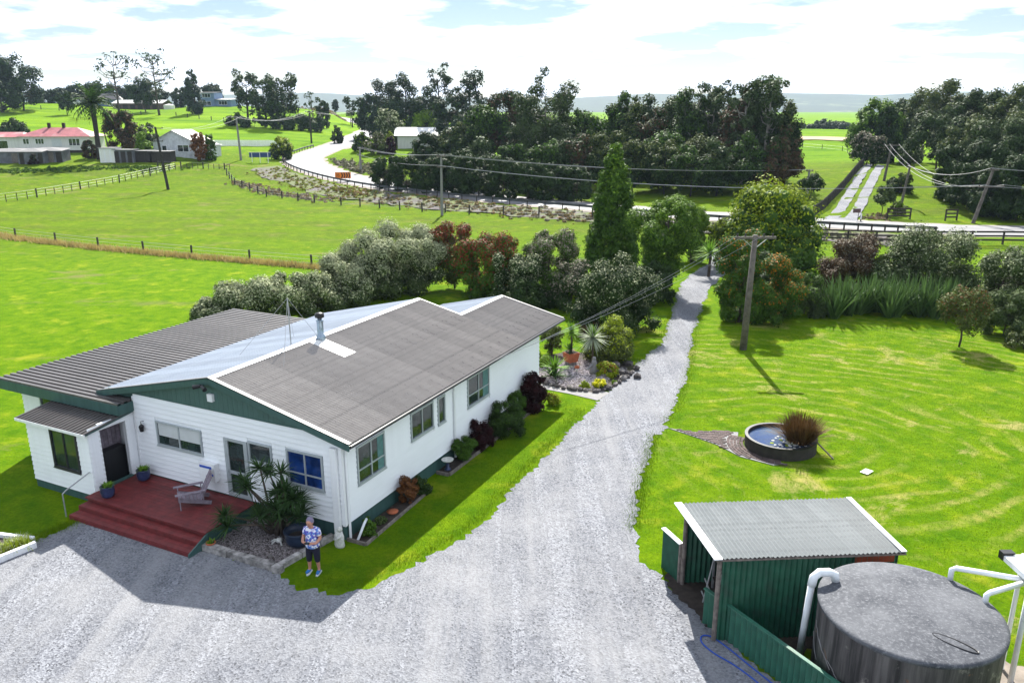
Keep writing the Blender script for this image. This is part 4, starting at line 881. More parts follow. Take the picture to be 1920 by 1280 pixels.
def floral():
    b = NB('floral_print_cloth'); v = b.vor(17, out='Color'); s = b.n('ShaderNodeSeparateColor'); b.l(v, s.inputs[0])
    col = b.mix(b.ramp(s.outputs[0], .45, .5), (.70, .70, .78), (.09, .08, .40)); col = b.mix(b.ramp(s.outputs[1], .68, .72), col, (.10, .22, .55)); return b.finish(col, .8)
M['floral'] = floral()
PL = Vector((-5.46, 19.48, .02)); 
body = skin('person', [[((0, 0, .84), .10), ((0, .01, 1.02), .10), ((0, .02, 1.22), .11), ((0, .0, 1.36), .075), ((0, -.035, 1.43), .055), ((0, -.075, 1.50), .085), ((0, -.09, 1.565), .09), ((0, -.085, 1.62), .06)],
    [((0, .02, 1.22), .11), ((.17, .01, 1.29), .065), ((.25, .0, 1.08), .05), ((.20, -.17, .99), .042), ((.09, -.25, 1.02), .032)], [((0, .02, 1.22), .11), ((-.17, .01, 1.29), .065), ((-.25, .0, 1.08), .05), ((-.20, -.17, .99), .042), ((-.09, -.25, 1.02), .032)],
    [((0, 0, .84), .10), ((.10, 0, .78), .08), ((.115, -.01, .45), .066), ((.125, .01, .27), .056), ((.135, .02, .08), .04), ((.15, -.10, .045), .038)], [((0, 0, .84), .10), ((-.10, 0, .78), .08), ((-.115, -.03, .45), .066), ((-.12, -.02, .27), .056), ((-.13, -.01, .08), .04), ((-.15, -.13, .045), .038)]]
    + [[((s * .09, -.25, 1.02), .03), ((s * (.065 - .0 * k), -.265 - .008 * k, 1.035 - .014 * k), .011), ((s * (.035 - .004 * k), -.262 - .006 * k, 1.04 - .015 * k), .009), ((s * .018, -.245, 1.035 - .014 * k), .008)] for s in (1, -1) for k in range(4)]
    + [[((s * .09, -.25, 1.02), .03), ((s * .07, -.25, 1.05), .011), ((s * .04, -.265, 1.062), .009)] for s in (1, -1)], 'skin', None, 2, PL, math.radians(-14))
tag(body, 'person in floral shirt and navy cropped trousers looking down at hands', 'person')
skin('shirt', [[((0, 0, .74), (.215, .19)), ((0, .0, .86), (.215, .19)), ((0, .005, 1.0), (.205, .18)), ((0, .015, 1.15), (.185, .16)), ((0, .015, 1.27), (.165, .12)), ((0, .0, 1.365), .085)], [((0, .015, 1.27), (.165, .12)), ((.175, .01, 1.285), .095), ((.245, .0, 1.12), .085)], [((0, .015, 1.27), (.165, .12)), ((-.175, .01, 1.285), .095), ((-.245, .0, 1.12), .085)]], 'floral', body)
skin('trousers', [[((0, 0, .95), (.17, .15)), ((0, 0, .80), (.175, .155))], [((0, 0, .80), (.165, .15)), ((.10, 0, .72), .12), ((.115, -.01, .46), .092), ((.125, .005, .30), .082)], [((0, 0, .80), (.165, .15)), ((-.10, 0, .72), .12), ((-.115, -.03, .46), .092), ((-.12, -.02, .30), .082)]], 'navy', body)
hair = skin('hair', [[((0, .0, 1.47), .08), ((0, -.02, 1.56), .118), ((0, -.06, 1.63), .108), ((0, -.105, 1.645), .07)]], 'hairmat', body)
for s in (1, -1):
    sh = skin('shoe', [[((s * .135, .05 + (0 if s > 0 else -.03), .055), .048), ((s * .142, -.05 + (0 if s > 0 else -.03), .05), .05), ((s * .155, -.16 + (0 if s > 0 else -.03), .04), .04)]], 'shoe', body)
    MB().prism([(s * .135 + x, y + (0 if s > 0 else -.03)) for x, y in ((-.045, .09), (.045, .09), (.065, -.12), (.04, -.20), (0, -.20), (-.03, -.12))], -.015, .015).build('sole', 'sole', sh)
    e_ = MB().rough_ball((s * .034, -.172, 1.545), .009, 1, 0).build('eye', 'black', body); MB().rough_ball((s * .088, -.07, 1.54), .022, 1, .0, sz=1.4).build('ear', 'skin', body)
MB().add([(-.015, -.168, 1.50), (.015, -.168, 1.50), (0, -.205, 1.497), (0, -.17, 1.545)], [(0, 1, 2), (1, 3, 2), (3, 0, 2)]).build('nose', 'skin', body); MB().box(-.025, .025, -.168, -.155, 1.468, 1.474).build('mouth', 'rust', body)
ctl = thing('handheld_controller', 'small dark controller held in the hands of the person', 'controller', PL + Matrix.Rotation(math.radians(-14), 3, 'Z') @ Vector((0, -.275, 1.035)), math.radians(-14))
MB().box(-.07, .07, -.045, .035, -.012, .012).build('controller_body', 'black', ctl); MB().box(-.05, .05, -.03, .025, .0125, .015).build('screen', 'glass', ctl)

# ------------------------------------------------------------------ side garden along the house
def hbox(name, label, cat, p0, p1, h, wd, mat, n=1):
    t = thing(name, label, cat, HW(*p0), RZ); d = Vector((p1[0]-p0[0], p1[1]-p0[1], 0))
    for k in range(n): MB().bar(d * (k / n) + Vector((0, 0, h/2)), d * ((k + .99) / n) + Vector((0, 0, h/2)), wd, h).build('edge_board', mat, t)
    return t
hbox('timber_edging', 'brown timber edging of the long side bed beginning at the house corner', 'edging', (.72, .0), (.56, 3.9), .10, .05, 'deckedge' if 'deckedge' in M else 'oldwood', 3)
hbox('timber_edging', 'short end board of the side bed below the downpipe', 'edging', (.05, -.02), (.70, -.02), .11, .05, 'oldwood')
hbox('timber_edging', 'brown timber edging of the farther side bed with the birdbath', 'edging', (.57, 5.1), (.60, 12.4), .12, .05, 'oldwood', 4)
hbox('timber_edging', 'short end board of the farther side bed beside the birdbath', 'edging', (.06, 5.05), (.55, 5.05), .12, .05, 'oldwood')
sp = [HW(.04, .02), HW(.70, .02), HW(.54, 3.9), HW(.04, 3.9)]; sheet('bed_soil', [(p.x, p.y) for p in sp], .04, 'soil', 'dark soil of the near side bed', rag=False)
sp = [HW(.04, 5.1), HW(.56, 5.1), HW(.58, 12.4), HW(.04, 12.4)]; sheet('bed_soil', [(p.x, p.y) for p in sp], .05, 'soil', 'dark soil of the farther side bed', rag=False)
sp = [HW(.75, -.1), HW(1.6, .6), HW(1.5, 5), HW(1.2, 9), HW(1.1, 12.6), HW(.7, 12.6), HW(.62, 5.0), HW(.3, 4.8), HW(.6, 3.9)]
def S(name, label, x, y, w_, h, kind, mats, leaf=.07, cat='shrub', **k): return plant(name, label, cat, HW(x, y, .02), w_, h, kind, mats, leaf, **k)
S('shrub', 'low dark leafy plant by the house corner downpipe', .40, .55, .62, .55, 'round', ['lf_green'], .08)
S('shrub', 'pale green cabbage-like plant in the near side bed', .38, 1.25, .4, .25, 'round', ['lf_greywhite'], .08)
S('shrub', 'rusty brown conifer bush against the green house base', .38, 2.75, .75, .85, 'vase', ['lf_rust'], .06)
S('shrub', 'low dark bush next to the rusty conifer bush', .38, 3.55, .75, .55, 'round', ['lf_dark'], .07)
S('shrub', 'upright green spiky bush next to the birdbath', .42, 6.35, 1.1, .85, 'vase', ['lf_green'], .09, aspect=.25, up=.8)
S('shrub', 'dark maroon bush before the middle of the side wall', .35, 7.75, 1.15, 1.05, 'round', ['lf_maroon'], .09)
S('shrub', 'large dense dark green round bush against the side wall', .72, 9.35, 1.9, 1.45, 'round', ['lf_dark', 'lf_green'], .07, tipfrac=.3)
S('shrub', 'spiky green bush between the round bush and the maroon bush', .38, 10.85, 1.0, 1.15, 'vase', ['lf_green'], .09, aspect=.25)
S('shrub', 'tall dark maroon bush at the far end of the side wall', .55, 12.2, 1.45, 1.55, 'round', ['lf_maroon'], .1)
S('shrub', 'small yellow-green bush at the path corner beyond the maroon bush', 1.05, 13.2, .75, .5, 'round', ['lf_yellow', 'lf_red'], .07, tipfrac=.15)
bb = thing('birdbath', 'small white birdbath on a blue-grey pedestal in the side bed', 'birdbath', HW(.3, 5.42, .05), 0)
MB().lathe([(.12, 0), (.12, .04), (.06, .08), (.055, .30)], 12).build('pedestal', 'bluepot', bb, True); MB().lathe([(.06, .29), (.20, .36), (.22, .40), (.18, .38), (0, .34)], 16).build('basin', 'statue', bb, True)
tag(MB().tube([HW(.38, .0, .02), HW(.42, .35, .48), HW(.36, .55, .52)], .04, 8).build('loose_pipe', 'pvc', None, True), 'white plastic pipe leaning in the side bed', 'pipe')
tag(MB().lathe([(.16, 0), (.19, .05), (.05, .07), (0, .07)], 14).build('round_stone', 'terracotta', None, True, HW(.32, 1.95, .05)), 'flat reddish round stone in the near side bed', 'stone')
# corner planter at the yard's left edge
cpn = thing('planter_bed', 'white boarded bed of pale ornamental grass at the yard edge', 'planter', at_z(68, 1026), 0)
a0 = Vector((0, 0, .1)); MB().bar(a0, a0 + Vector((-2.4, -3.4, 0)), .12, .2).build('edge_board', 'trim', cpn); MB().bar(a0 + Vector((-.2, .25, 0)), a0 + Vector((-4, 1.0, 0)), .12, .2).build('edge_board', 'trim', cpn)
MB().prism([(-.12, -.05), (-2.5, -3.3), (-4, .9), (-.3, .2)], .02, .10).build('soil', 'soil', cpn)
gb = MB(); rq = random.Random(9)
for k in range(26):
    t = rq.random() ** .8; c = (-.35 - 1.6 * t + rq.uniform(-.05, .3) * .5, -.1 - 1.9 * t + rq.uniform(0, .6), .08); Vv, Ff = blades(60, .1, .34, .022, lean=(.1, 1.3), curl=1.1, seed=rq.randint(0, 9999)); gb.add([(v[0]+c[0], v[1]+c[1], v[2]+c[2]) for v in Vv], Ff, k % 2)
gb.build('ornamental_grass', ['lf_yellow', 'lf_paletip'], cpn)

# ------------------------------------------------------------------ rockery island beside the drive
isl = [(1.1, 35.6), (2.42, 34.5), (3.75, 34.0), (4.5, 34.6), (5.2, 35.7), (6.3, 37.6), (5.9, 38.8), (4.7, 39.9), (3.2, 40.3), (1.7, 39.8), (1.0, 38.0)]
sheet('rockery_soil', isl, .03, 'soil', 'dark ground of the rockery island', jit=.05)
pebbles('rockery_pebbles', [(1.2, 35.7), (2.42, 34.7), (3.7, 34.25), (4.4, 35.2), (5.0, 37), (4.4, 38.8), (2.6, 39.0), (1.2, 37.6)], 3600, .03, .08, 'pebbles_pale', 'pale pebbles covering the rockery island', .03, 8)
rk = random.Random(21)
for k in range(46):
    if k < 26: t = k / 26; i = min(4, int(t * 5)); f = t * 5 - i; p = Vector(isl[i] + (0,)).lerp(Vector(isl[i+1] + (0,)), f)
    else: p = Vector((rk.uniform(4.6, 6.0), rk.uniform(36.0, 38.6), 0))
    s = rk.uniform(.09, .2) if k < 26 else rk.uniform(.12, .28)
    tag(MB().rough_ball((0, 0, s * .35), s, 1, .28, sz=.75).build('rock', 'rock' if k % 3 else 'stone', None, False, (p.x + rk.uniform(-.06, .06), p.y + rk.uniform(-.06, .06), .03)), 'rough dark volcanic rock edging the rockery island', 'rock', 'rocks of the rockery')
tp = thing('square_planter', 'square orange terracotta planter with a spiky yucca', 'planter', (2.95, 38.2, .03), .5)
MB().add([(-.24,-.24,.14),(.24,-.24,.14),(.24,.24,.14),(-.24,.24,.14),(-.32,-.32,.62),(.32,-.32,.62),(.32,.32,.62),(-.32,.32,.62)], [(0,3,2,1),(0,1,5,4),(1,2,6,5),(2,3,7,6),(3,0,4,7),(4,5,6,7)]).build('planter_body', 'terracotta', tp); MB().lathe([(.3, 0), (.28, .14)], 8).build('stone_base', 'stone', tp); MB().box(-.28, .28, -.28, .28, .621, .63).build('soil', 'soil', tp)
MB().tube([(0, 0, .6), (.03, 0, 1.2), (0, .05, 1.75)], [.06, .05, .04], 6).build('stem', 'bark', tp); bladeobj('leaf_head', 'yuccabright', tp, 70, .04, .62, .07, lean=(.1, 1.9), curl=.5, z0=1.65, seed=2); bladeobj('leaf_head', 'yucca', tp, 40, .04, .5, .06, lean=(.2, 1.8), z0=.75, seed=12, loc=(-.1, 0, 0))
ct = thing('cabbage_tree', 'slim silver-leaved cabbage tree in the rockery', 'tree', (3.95, 37.7, .03), 0); MB().tube([(0, 0, 0), (.03, .02, .8), (0, 0, 1.5)], [.07, .05, .05], 6).build('trunk', 'bark', ct); bladeobj('crown', 'silverleaf', ct, 110, .05, .85, .05, lean=(.2, 2.4), curl=.7, z0=1.5, seed=6)
bladeobj('crown', 'yuccabright', ct, 30, .05, .7, .05, lean=(.05, .8), curl=.3, z0=1.5, seed=7)
yk = thing('yucca', 'low bright green yucca clump in pebbles near the house corner', 'plant', (2.0, 36.0, .03), 0); bladeobj('leaf_head', 'yuccabright', yk, 60, .1, .75, .08, lean=(.1, 1.5), curl=.5, z0=.5, seed=8); bladeobj('leaf_head', 'yucca', yk, 60, .15, .7, .08, lean=(.3, 1.6), curl=.6, z0=.1, seed=9)
def shrub(label, x, y, w_, h, kind, mats, leaf=.1, name='shrub', cat='shrub', **k): return plant(name, label, cat, (x, y, ground(x, y)), w_, h, kind, mats, leaf, **k)
shrub('broad yellow-green bush on the rockery island', 5.0, 38.9, 2.7, 2.15, 'round', ['lf_olive', 'lf_yellow'], .11, tipfrac=.75)
shrub('sparse olive bush behind the terracotta planter', 2.1, 39.9, 1.5, 1.5, 'vase', ['lf_olive'], .1, cover=.8)
shrub('lime green low bush at the corner of the house', 1.5, 37.9, 1.0, .7, 'round', ['lf_bright'], .09)
shrub('green and pink succulent bush among the rocks', 4.55, 36.4, 1.15, .75, 'round', ['lf_yellow', 'lf_red'], .09, tipfrac=.2)
shrub('small green plant at the drive edge of the rockery', 4.75, 35.2, .35, .2, 'round', ['lf_bright'], .07)
shrub('low yellow-green plant beside the yellow flowers', 3.35, 34.65, .55, .38, 'round', ['lf_yellow'], .07)
shrub('clump of bright yellow flowers at the rockery edge', 3.95, 34.6, .7, .42, 'round', ['lf_yellow', 'yellowflower'], .08, tipfrac=1.0, name='yellow_flowers', cat='flowers')
gs = thing('garden_gnome_statue', 'grey stone figure statue standing among the rockery rocks', 'statue', (3.95, 36.7, .03), 0); MB().lathe([(.22, 0), (.20, .25), (.13, .55), (.10, .68), (0, .7)], 12).build('robe', 'concrete', gs, True); MB().rough_ball((0, 0, .76), .1, 2, .05).build('head', 'concrete', gs, True); MB().tube([(-.1, -.1, .5), (-.3, -.25, .3), (-.45, -.3, .32)], [.06, .05, .03], 6).build('arm', 'concrete', gs, True)
ms = thing('mushroom_ornament', 'small red-capped mushroom ornament on pale pebbles', 'ornament', (3.15, 36.9, .03), 0); MB().lathe([(.06, 0), (.05, .25)], 10).build('stalk', 'statue', ms, True); MB().lathe([(.13, .22), (.12, .30), (0, .36)], 12).build('mushroom_cap', 'terracotta', ms, True)

# ------------------------------------------------------------------ raised pond
PC = Vector((10.15, 28.0, 0))
pd_ = thing('garden_pond', 'round raised concrete pond with dark rim and blue water', 'pond', PC, 0)
PR = 1.3
MB().lathe([(PR, 0), (PR, .44), (PR - .02, .47), (PR - .09, .47), (PR - .10, .10), (0, .08)], 48).build('tank_ring', 'railwood', pd_, False); MB().lathe([(PR + .012, .42), (PR + .015, .475), (PR - .10, .477)], 48, caps=False).build('rim', 'black', pd_)
wb = NB('pond_water'); wcol = wb.mix(wb.ramp(wb.noise(1.3, 4), .4, .6), (.012, .035, .11), (.05, .07, .10)); M['water'] = wb.finish(wcol, .06, wb.noise(6, 3), .08, .02, spec=.7)
MB().lathe([(PR - .11, .36), (0, .361)], 40, caps=False).build('water', 'water', pd_)
lily = random.Random(3)
for k in range(60):
    a = lily.uniform(0, 6.28); r_ = abs(lily.gauss(0, .36)); x, y = .18 + r_ * math.cos(a) * 1.0, -.42 + r_ * math.sin(a) * .9
    if math.hypot(x, y) < 1.12: s = lily.uniform(.03, .075); MB().lathe([(s, .365), (s * .6, .372), (0, .370)], 7, x, y, caps=False).build('lily_pad', 'statue' if k % 3 else 'lf_yellow', pd_)
rd = thing('reed_clump', 'dense brown reed clump growing out of the round pond', 'reeds', PC + Vector((.62, -.25, .3)), 0)
bladeobj('reed_blades', 'reed', rd, 1400, .46, 1.08, .022, lean=(.02, .6), curl=.45, seed=2); bladeobj('reed_blades', 'reed', rd, 300, .45, 1.2, .03, lean=(.4, .9), curl=.9, seed=3)
def bricks(name, label, pts, mat):
    t = thing(name, label, 'paving', pts[0] + (.02,), 0)
    return t
pav = thing('brick_paving', 'curved apron of dark brick pavers leading to the pond', 'paving', (8.4, 28.8, .0), 0)
MB().prism([(-2.12, 1.02), (-1.2, .62), (-.3, .75), (.55, .6), (.2, -.6), (.5, -1.5), (1.4, -2.3), (1.0, -2.45), (.0, -1.7), (-.6, -.6), (-1.4, .3)], .0, .026).build('mortar_bed', 'concrete', pav)
_bk = MB().box(-.105, .105, -.05, .05, 0, .022).mesh('paver'); _bk.materials.append(simple('dark_brick', (.09, .062, .058), .9, .4, 6, .3, rnd=.4))
for ring in range(5):
    rr2 = PR + .10 + ring * .125; nb = int(2.05 * rr2 / .225)
    for k in range(nb):
        a = math.radians(148) + k * .225 / rr2
        if ring > 2 and a > math.radians(232 - (ring - 2) * 14): continue
        o = link('paver', _bk, pav); o.location = (PC.x + rr2 * math.cos(a) - 8.4, PC.y + rr2 * math.sin(a) - 28.8, .024 + lily.uniform(0, .006)); o.rotation_euler = (0, 0, a + math.pi/2 + lily.uniform(-.05, .05))
_pp = [(-2.12, 1.02), (-1.2, .62), (-.3, .75), (.55, .6), (.2, -.6), (.5, -1.5), (1.4, -2.3), (1.0, -2.45), (.0, -1.7), (-.6, -.6), (-1.4, .3)]
def _inp(x, y):
    c = False; j = len(_pp) - 1
    for i in range(len(_pp)):
        if (_pp[i][1] > y) != (_pp[j][1] > y) and x < (_pp[j][0]-_pp[i][0]) * (y-_pp[i][1]) / (_pp[j][1]-_pp[i][1]) + _pp[i][0]: c = not c
        j = i
    return c
for i in range(-2, 20):
    for j in range(34):
        x, y = -2.2 + i * .232 + (j % 2) * .116, 1.1 - j * .118 - i * .02
        if _inp(x, y) and math.hypot(x + 8.4 - PC.x, y + 28.8 - PC.y) > PR + .72:
            o = link('paver', _bk, pav); o.location = (x, y, .024 + lily.uniform(0, .008)); o.rotation_euler = (0, 0, -.09 + lily.uniform(-.06, .06))
tag(MB().box(-.21, .21, -.14, .14, 0, .008).build('paper_sheet', 'signwhite', None, False, (12.5, 25.8, .035), .7), 'white sheet lying on the mown lawn', 'sheet')
tag(MB().bar((11.32, 27.55, .42), (11.75, 26.9, .02), .05, .04).build('timber_prop', 'oldwood'), 'grey timber prop leaning on the pond rim', 'timber')

# ------------------------------------------------------------------ shed, fences, tank, hose
shed = thing('open_shed', 'open-sided green corrugated iron shed with galvanised roof', 'shed', (0, 0, 0), 0)
a_, b_, c2, d_ = Vector((4.36, 19.05, 2.30)), Vector((4.75, 16.37, 2.30)), Vector((9.28, 16.67, 2.30)), Vector((9.07, 19.41, 2.30))
ex = (c2 - b_); ey = (a_ - b_); 
sroof = MB(); slab(sroof, [b_ - Vector((0, 0, .03)), c2 - Vector((0, 0, .03)), d_ - Vector((0, 0, .03)), a_ - Vector((0, 0, .03))], .04); sroof = sroof.build('roof', 'oldwood', shed)
sheets(sroof, b_, ex, ey, ex.length, ey.length + .04, 'roof_zinc', pitch=.125, amp=.022, per=6)
MB().bar(a_ + Vector((.02, .05, .02)), b_ + Vector((.02, -.05, .02)), .20, .03).build('barge_flashing', 'trim', sroof); MB().bar(c2 + Vector((-.06, 0, .022)), d_ + Vector((-.06, 0, .022)), .13, .02).build('barge_flashing', 'trim', sroof)
def corrwall(parent, p0, p1, z0, z1, mat, pitch=.13, amp=.024, name='iron_sheet', split=8):
    p0 = Vector((p0[0], p0[1], z0)); p1 = Vector((p1[0], p1[1], z0)); d = p1 - p0; per = split; wd = pitch * per; n = max(1, int(round(d.length / wd))); me = corr(wd, z1 - z0, pitch, amp); me.materials.append(M[mat]); m4 = basis(p0, d, (0, 0, 1)); sc = d.length / (n * wd)
    for i in range(n): o = link(name, me, parent); o.matrix_local = m4 @ Matrix.Translation((i * wd * sc, 0, .001 * (i % 2))) @ Matrix.Diagonal((sc, 1, 1, 1))
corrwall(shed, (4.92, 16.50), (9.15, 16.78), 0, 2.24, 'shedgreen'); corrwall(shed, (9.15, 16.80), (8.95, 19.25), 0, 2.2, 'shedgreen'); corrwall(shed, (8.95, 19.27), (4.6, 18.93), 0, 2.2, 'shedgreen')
MB().bar((8.1, 16.70, 2.12), (9.05, 16.76, 2.12), .02, .22).build('rust_patch', 'rust', shed)
for p in ((4.86, 16.53), (4.58, 18.88)): MB().tube([(p[0], p[1], -.05), (p[0], p[1], 2.26)], .06, 8).build('post', 'oldwood', shed)
shelf = thing('storage_rack', 'dark racking with metal rails inside the open shed', 'rack', (5.5, 17.9, 0), 0)
for x, y in ((-.15, -.9), (-.15, .8), (.5, -.9), (.5, .8)): MB().bar((x, y, 0), (x, y, 1.8), .05, .05).build('upright', 'steel', shelf)
for z in (.35, .95, 1.55): MB().box(-.17, .52, -.92, .82, z, z + .03).build('shelf', 'railwood', shelf)
for k in range(5): s_ = lily.uniform(.3, .45); MB().box(.0, s_, -.75 + k * .32, -.5 + k * .32, (.38, .98)[k % 2], (.38, .98)[k % 2] + lily.uniform(.2, .45)).build('stored_box', ('oldwood', 'chairwood', 'steel')[k % 3], shelf)
ld = thing('metal_frame', 'galvanised pipe frame leaning at the mouth of the shed', 'frame', (4.95, 17.5, 0), 0)
for y in (-.25, -.12, .55): MB().tube([(0, y, .02), (.22, y + .02, 1.35)], .02, 6).build('pipe', 'steel', ld)
for z in (.12, .5): MB().tube([(.02 + z * .16, -.3, z), (.02 + z * .16, .9, z)], .02, 6).build('pipe', 'steel', ld)
pn = thing('iron_panel_screen', 'short dark green corrugated screen beside the shed mouth', 'screen', (0, 0, 0), 0)
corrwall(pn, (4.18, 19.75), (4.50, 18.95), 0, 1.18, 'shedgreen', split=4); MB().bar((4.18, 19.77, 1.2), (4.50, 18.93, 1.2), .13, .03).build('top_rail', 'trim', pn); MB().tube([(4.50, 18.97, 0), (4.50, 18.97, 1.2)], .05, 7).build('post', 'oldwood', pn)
fn = thing('iron_fence', 'low green corrugated iron fence curving before the water tank', 'fence', (0, 0, 0), 0)
fpts = [(4.75, 17.22), (5.45, 16.0), (6.08, 14.9), (6.68, 13.85), (7.5, 12.5), (8.7, 11.5)]
for p0, p1 in zip(fpts[:-1], fpts[1:]):
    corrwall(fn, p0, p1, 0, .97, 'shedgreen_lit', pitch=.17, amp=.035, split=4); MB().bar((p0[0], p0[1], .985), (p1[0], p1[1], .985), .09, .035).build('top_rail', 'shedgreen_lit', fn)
TC = Vector((8.40, 14.65, 0)); TR = 1.80
tk = thing('water_tank', 'large stained round concrete water tank with domed grey top', 'tank', TC, 0)
MB().lathe([(TR, -.1), (TR, 2.08), (TR + .02, 2.10)], 72).build('tank_wall', 'tankwall', tk, True); MB().lathe([(TR + .03, 2.10), (TR + .03, 2.17), (TR - .05, 2.20), (TR * .5, 2.27), (0, 2.30)], 72).build('tank_top', 'tanktop', tk, True)
hz_ = 2.215; hc = (.30, -1.22); el = [(hc[0] + .33 * math.cos(t) * .9 - .12 * math.sin(t), hc[1] + .22 * math.sin(t) - .18 * math.cos(t)) for t in np.linspace(0, 6.283, 25)]
MB().tube([(x, y, 2.30 - .10 * math.hypot(x, y) / TR + .012) for x, y in el], .014, 5, caps=False).build('hatch_ring', 'black', tk)
for k in range(5):
    t0 = lily.uniform(2.6, 4.3); zc = lily.uniform(.7, 1.7); pts = [((TR + .006) * math.cos(t0 + .05 * i), (TR + .006) * math.sin(t0 + .05 * i), zc - .06 * i + lily.uniform(-.03, .03)) for i in range(7)]; MB().tube(pts, .008, 4).build('crack_filler', 'concrete', tk)
pp = thing('downpipe_elbow', 'white plastic pipe bending over onto the tank top beside the shed', 'pipe', (0, 0, 0), 0)
e0 = Vector((6.62, 15.55, 0)); MB().tube([e0 + Vector((-.02, .1, .3)), e0 + Vector((0, .05, 1.2)), e0 + Vector((.03, 0, 2.2))], .075, 10).build('pipe', 'pvc', pp, True); MB().tube([e0 + Vector((.03, 0, 2.15)), e0 + Vector((.06, .0, 2.36)), e0 + Vector((.18, .02, 2.46)), e0 + Vector((.42, .06, 2.44)), e0 + Vector((.56, .08, 2.36)), e0 + Vector((.58, .08, 2.22))], .095, 10).build('elbow', 'pvc', pp, True)
p2 = thing('inlet_pipes', 'white plastic inlet pipes joining the tank top under the ribbed roof', 'pipe', (0, 0, 0), 0)
J = Vector((11.1, 15.0, 2.62))
MB().tube([(9.80, 15.70, 2.15), (9.80, 15.70, 2.45), (9.88, 15.68, 2.5), J], .06, 10).build('pipe', 'pvc', p2, True); MB().tube([(10.10, 14.85, 2.15), (10.11, 14.86, 2.36), (10.18, 14.88, 2.40), J], .06, 10).build('pipe', 'pvc', p2, True); MB().tube([J, J + Vector((.0, -.0, -2.6))], .06, 10).build('pipe', 'pvc', p2, True)
cr_ = thing('carport_corner', 'corner of a ribbed white roof on white pipes beside the tank', 'roof', (0, 0, 0), 0)
rf = MB().box(10.98, 15.0, 12.4, 15.75, 2.75, 2.79).build('roof', 'trim', cr_)
sheets(rf, (10.98, 12.4, 2.80), (1, 0, 0), (0, 1, 0), 4.0, 3.35, 'roof_white', pitch=.2, amp=.03, per=5, prof='rib'); MB().bar((10.94, 12.4, 2.74), (10.94, 15.8, 2.74), .07, .12).build('gutter', 'trim', cr_); MB().box(10.88, 11.15, 15.7, 15.86, 2.68, 2.86).build('gutter_end', 'black', cr_)
for q in ((11.2, 15.5), (14.8, 15.5), (11.2, 12.6), (14.8, 12.6)): MB().tube([(q[0], q[1], -.05), (q[0], q[1], 2.76)], .05, 8).build('post', 'trim', cr_)
hp = [Vector(p + (.035,)) for p in ((6.3, 14.35), (5.85, 14.9), (5.5, 15.5), (5.15, 16.15), (4.85, 16.6), (4.62, 16.65), (4.55, 16.4), (4.75, 16.0), (5.1, 15.6), (5.45, 15.05), (5.8, 14.3), (6.0, 13.2))]
tag(MB().tube(catmull(hp, 6), .018, 6).build('garden_hose', 'hose', None, True), 'blue garden hose looped on the gravel along the fence', 'hose')
# big service pole and its wires to the house
pole = thing('utility_pole', 'weathered timber service pole with crossarm on the lawn by the drive', 'pole', (12.3, 40.8, 0), 0)
MB().tube([(0, 0, -.3), (.08, .02, 3), (.16, .04, 6.1)], [.19, .16, .13], 10).build('post', 'polewood', pole, True); MB().bar((-.85, .06, 5.95), (1.2, -.02, 5.98), .11, .13).build('crossarm', 'polewood', pole)
MB().bar((-.45, .06, 5.9), (.12, .04, 5.4), .05, .03).build('brace', 'steel', pole); MB().bar((.75, .0, 5.9), (.18, .04, 5.4), .05, .03).build('brace', 'steel', pole)
ends = []
for x in (-.75, -.35, .6, 1.05): MB().lathe([(.03, 6.02), (.05, 6.06), (.035, 6.12), (.05, 6.15), (0, 6.2)], 8, x, .05).build('insulator', 'ceramic', pole); ends.append(Vector((12.3 + x, 40.85, 6.1)))
def wire(name, label, a, b, sag=.3, r=.012, mat='wire', group=None):
    a = Vector(a); b = Vector(b); pts = [a.lerp(b, t) - Vector((0, 0, sag * 4 * t * (1 - t))) for t in np.linspace(0, 1, 15)]
    return tag(MB().tube(pts, r, 4, caps=False).build(name, mat), label, 'wire', group)
for e, k in zip(ends[:3], range(3)): wire('service_wire', 'thin service wire from the lawn pole to the house side wall', e, HW(.12, 7.75 + .5 * k, 3.06), .35, .007, 'wire', 'service wires to the house')
# ------------------------------------------------------------------ hedges and trees, placed by distance
def T(label, px, ytop, d, wpx, kind, mats, name='tree', cat='tree', leaf=None, group=None, hmax=None, **k):
    p = at_dist(px, ytop, d); gz_ = ground(p.x, p.y); h = p.z - gz_
    if hmax: h = min(h, hmax)
    leaf = leaf or float(np.clip(.0034 * d, .13, 1.2))
    if d < 75: wpx *= 1.22; k.setdefault('cover', 1.9)
    return plant(name, label, cat, (p.x, p.y, gz_ - .05), wpx * d / FPX, max(h, .4), kind, mats, leaf, group=group, **k)
GW = ['lf_greywhite', 'lf_paletip']; GP = 'silvery hedge bushes behind the house'
for a in ((405, 556, 47.5, 85), (465, 524, 48, 115), (535, 512, 48.5, 115), (590, 516, 49.5, 100), (640, 508, 50.5, 100)):
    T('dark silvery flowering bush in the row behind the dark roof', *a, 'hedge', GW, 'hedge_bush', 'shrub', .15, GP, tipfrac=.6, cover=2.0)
for a in ((640, 482, 52, 105), (688, 450, 53, 120), (735, 424, 54, 125), (780, 430, 55, 95)):
    T('tall pale silver-leaved bush beyond the house roof', *a, 'hedge', GW, 'hedge_bush', 'shrub', .15, 'tall pale bushes behind the house', tipfrac=1.0, cover=2.0, bare=.06, trunk=.1)
RT = ['lf_green', 'lf_red']
T('tall bush with red-tipped leaves at the hedge end', 850, 418, 56, 85, 'vase', ['lf_olive', 'lf_red'], 'hedge_bush', 'shrub', .16, tipfrac=.55, bare=.12)
T('broad bush with coppery red new leaves in the hedge', 915, 436, 54, 115, 'hedge', RT, 'hedge_bush', 'shrub', .16, tipfrac=.5)
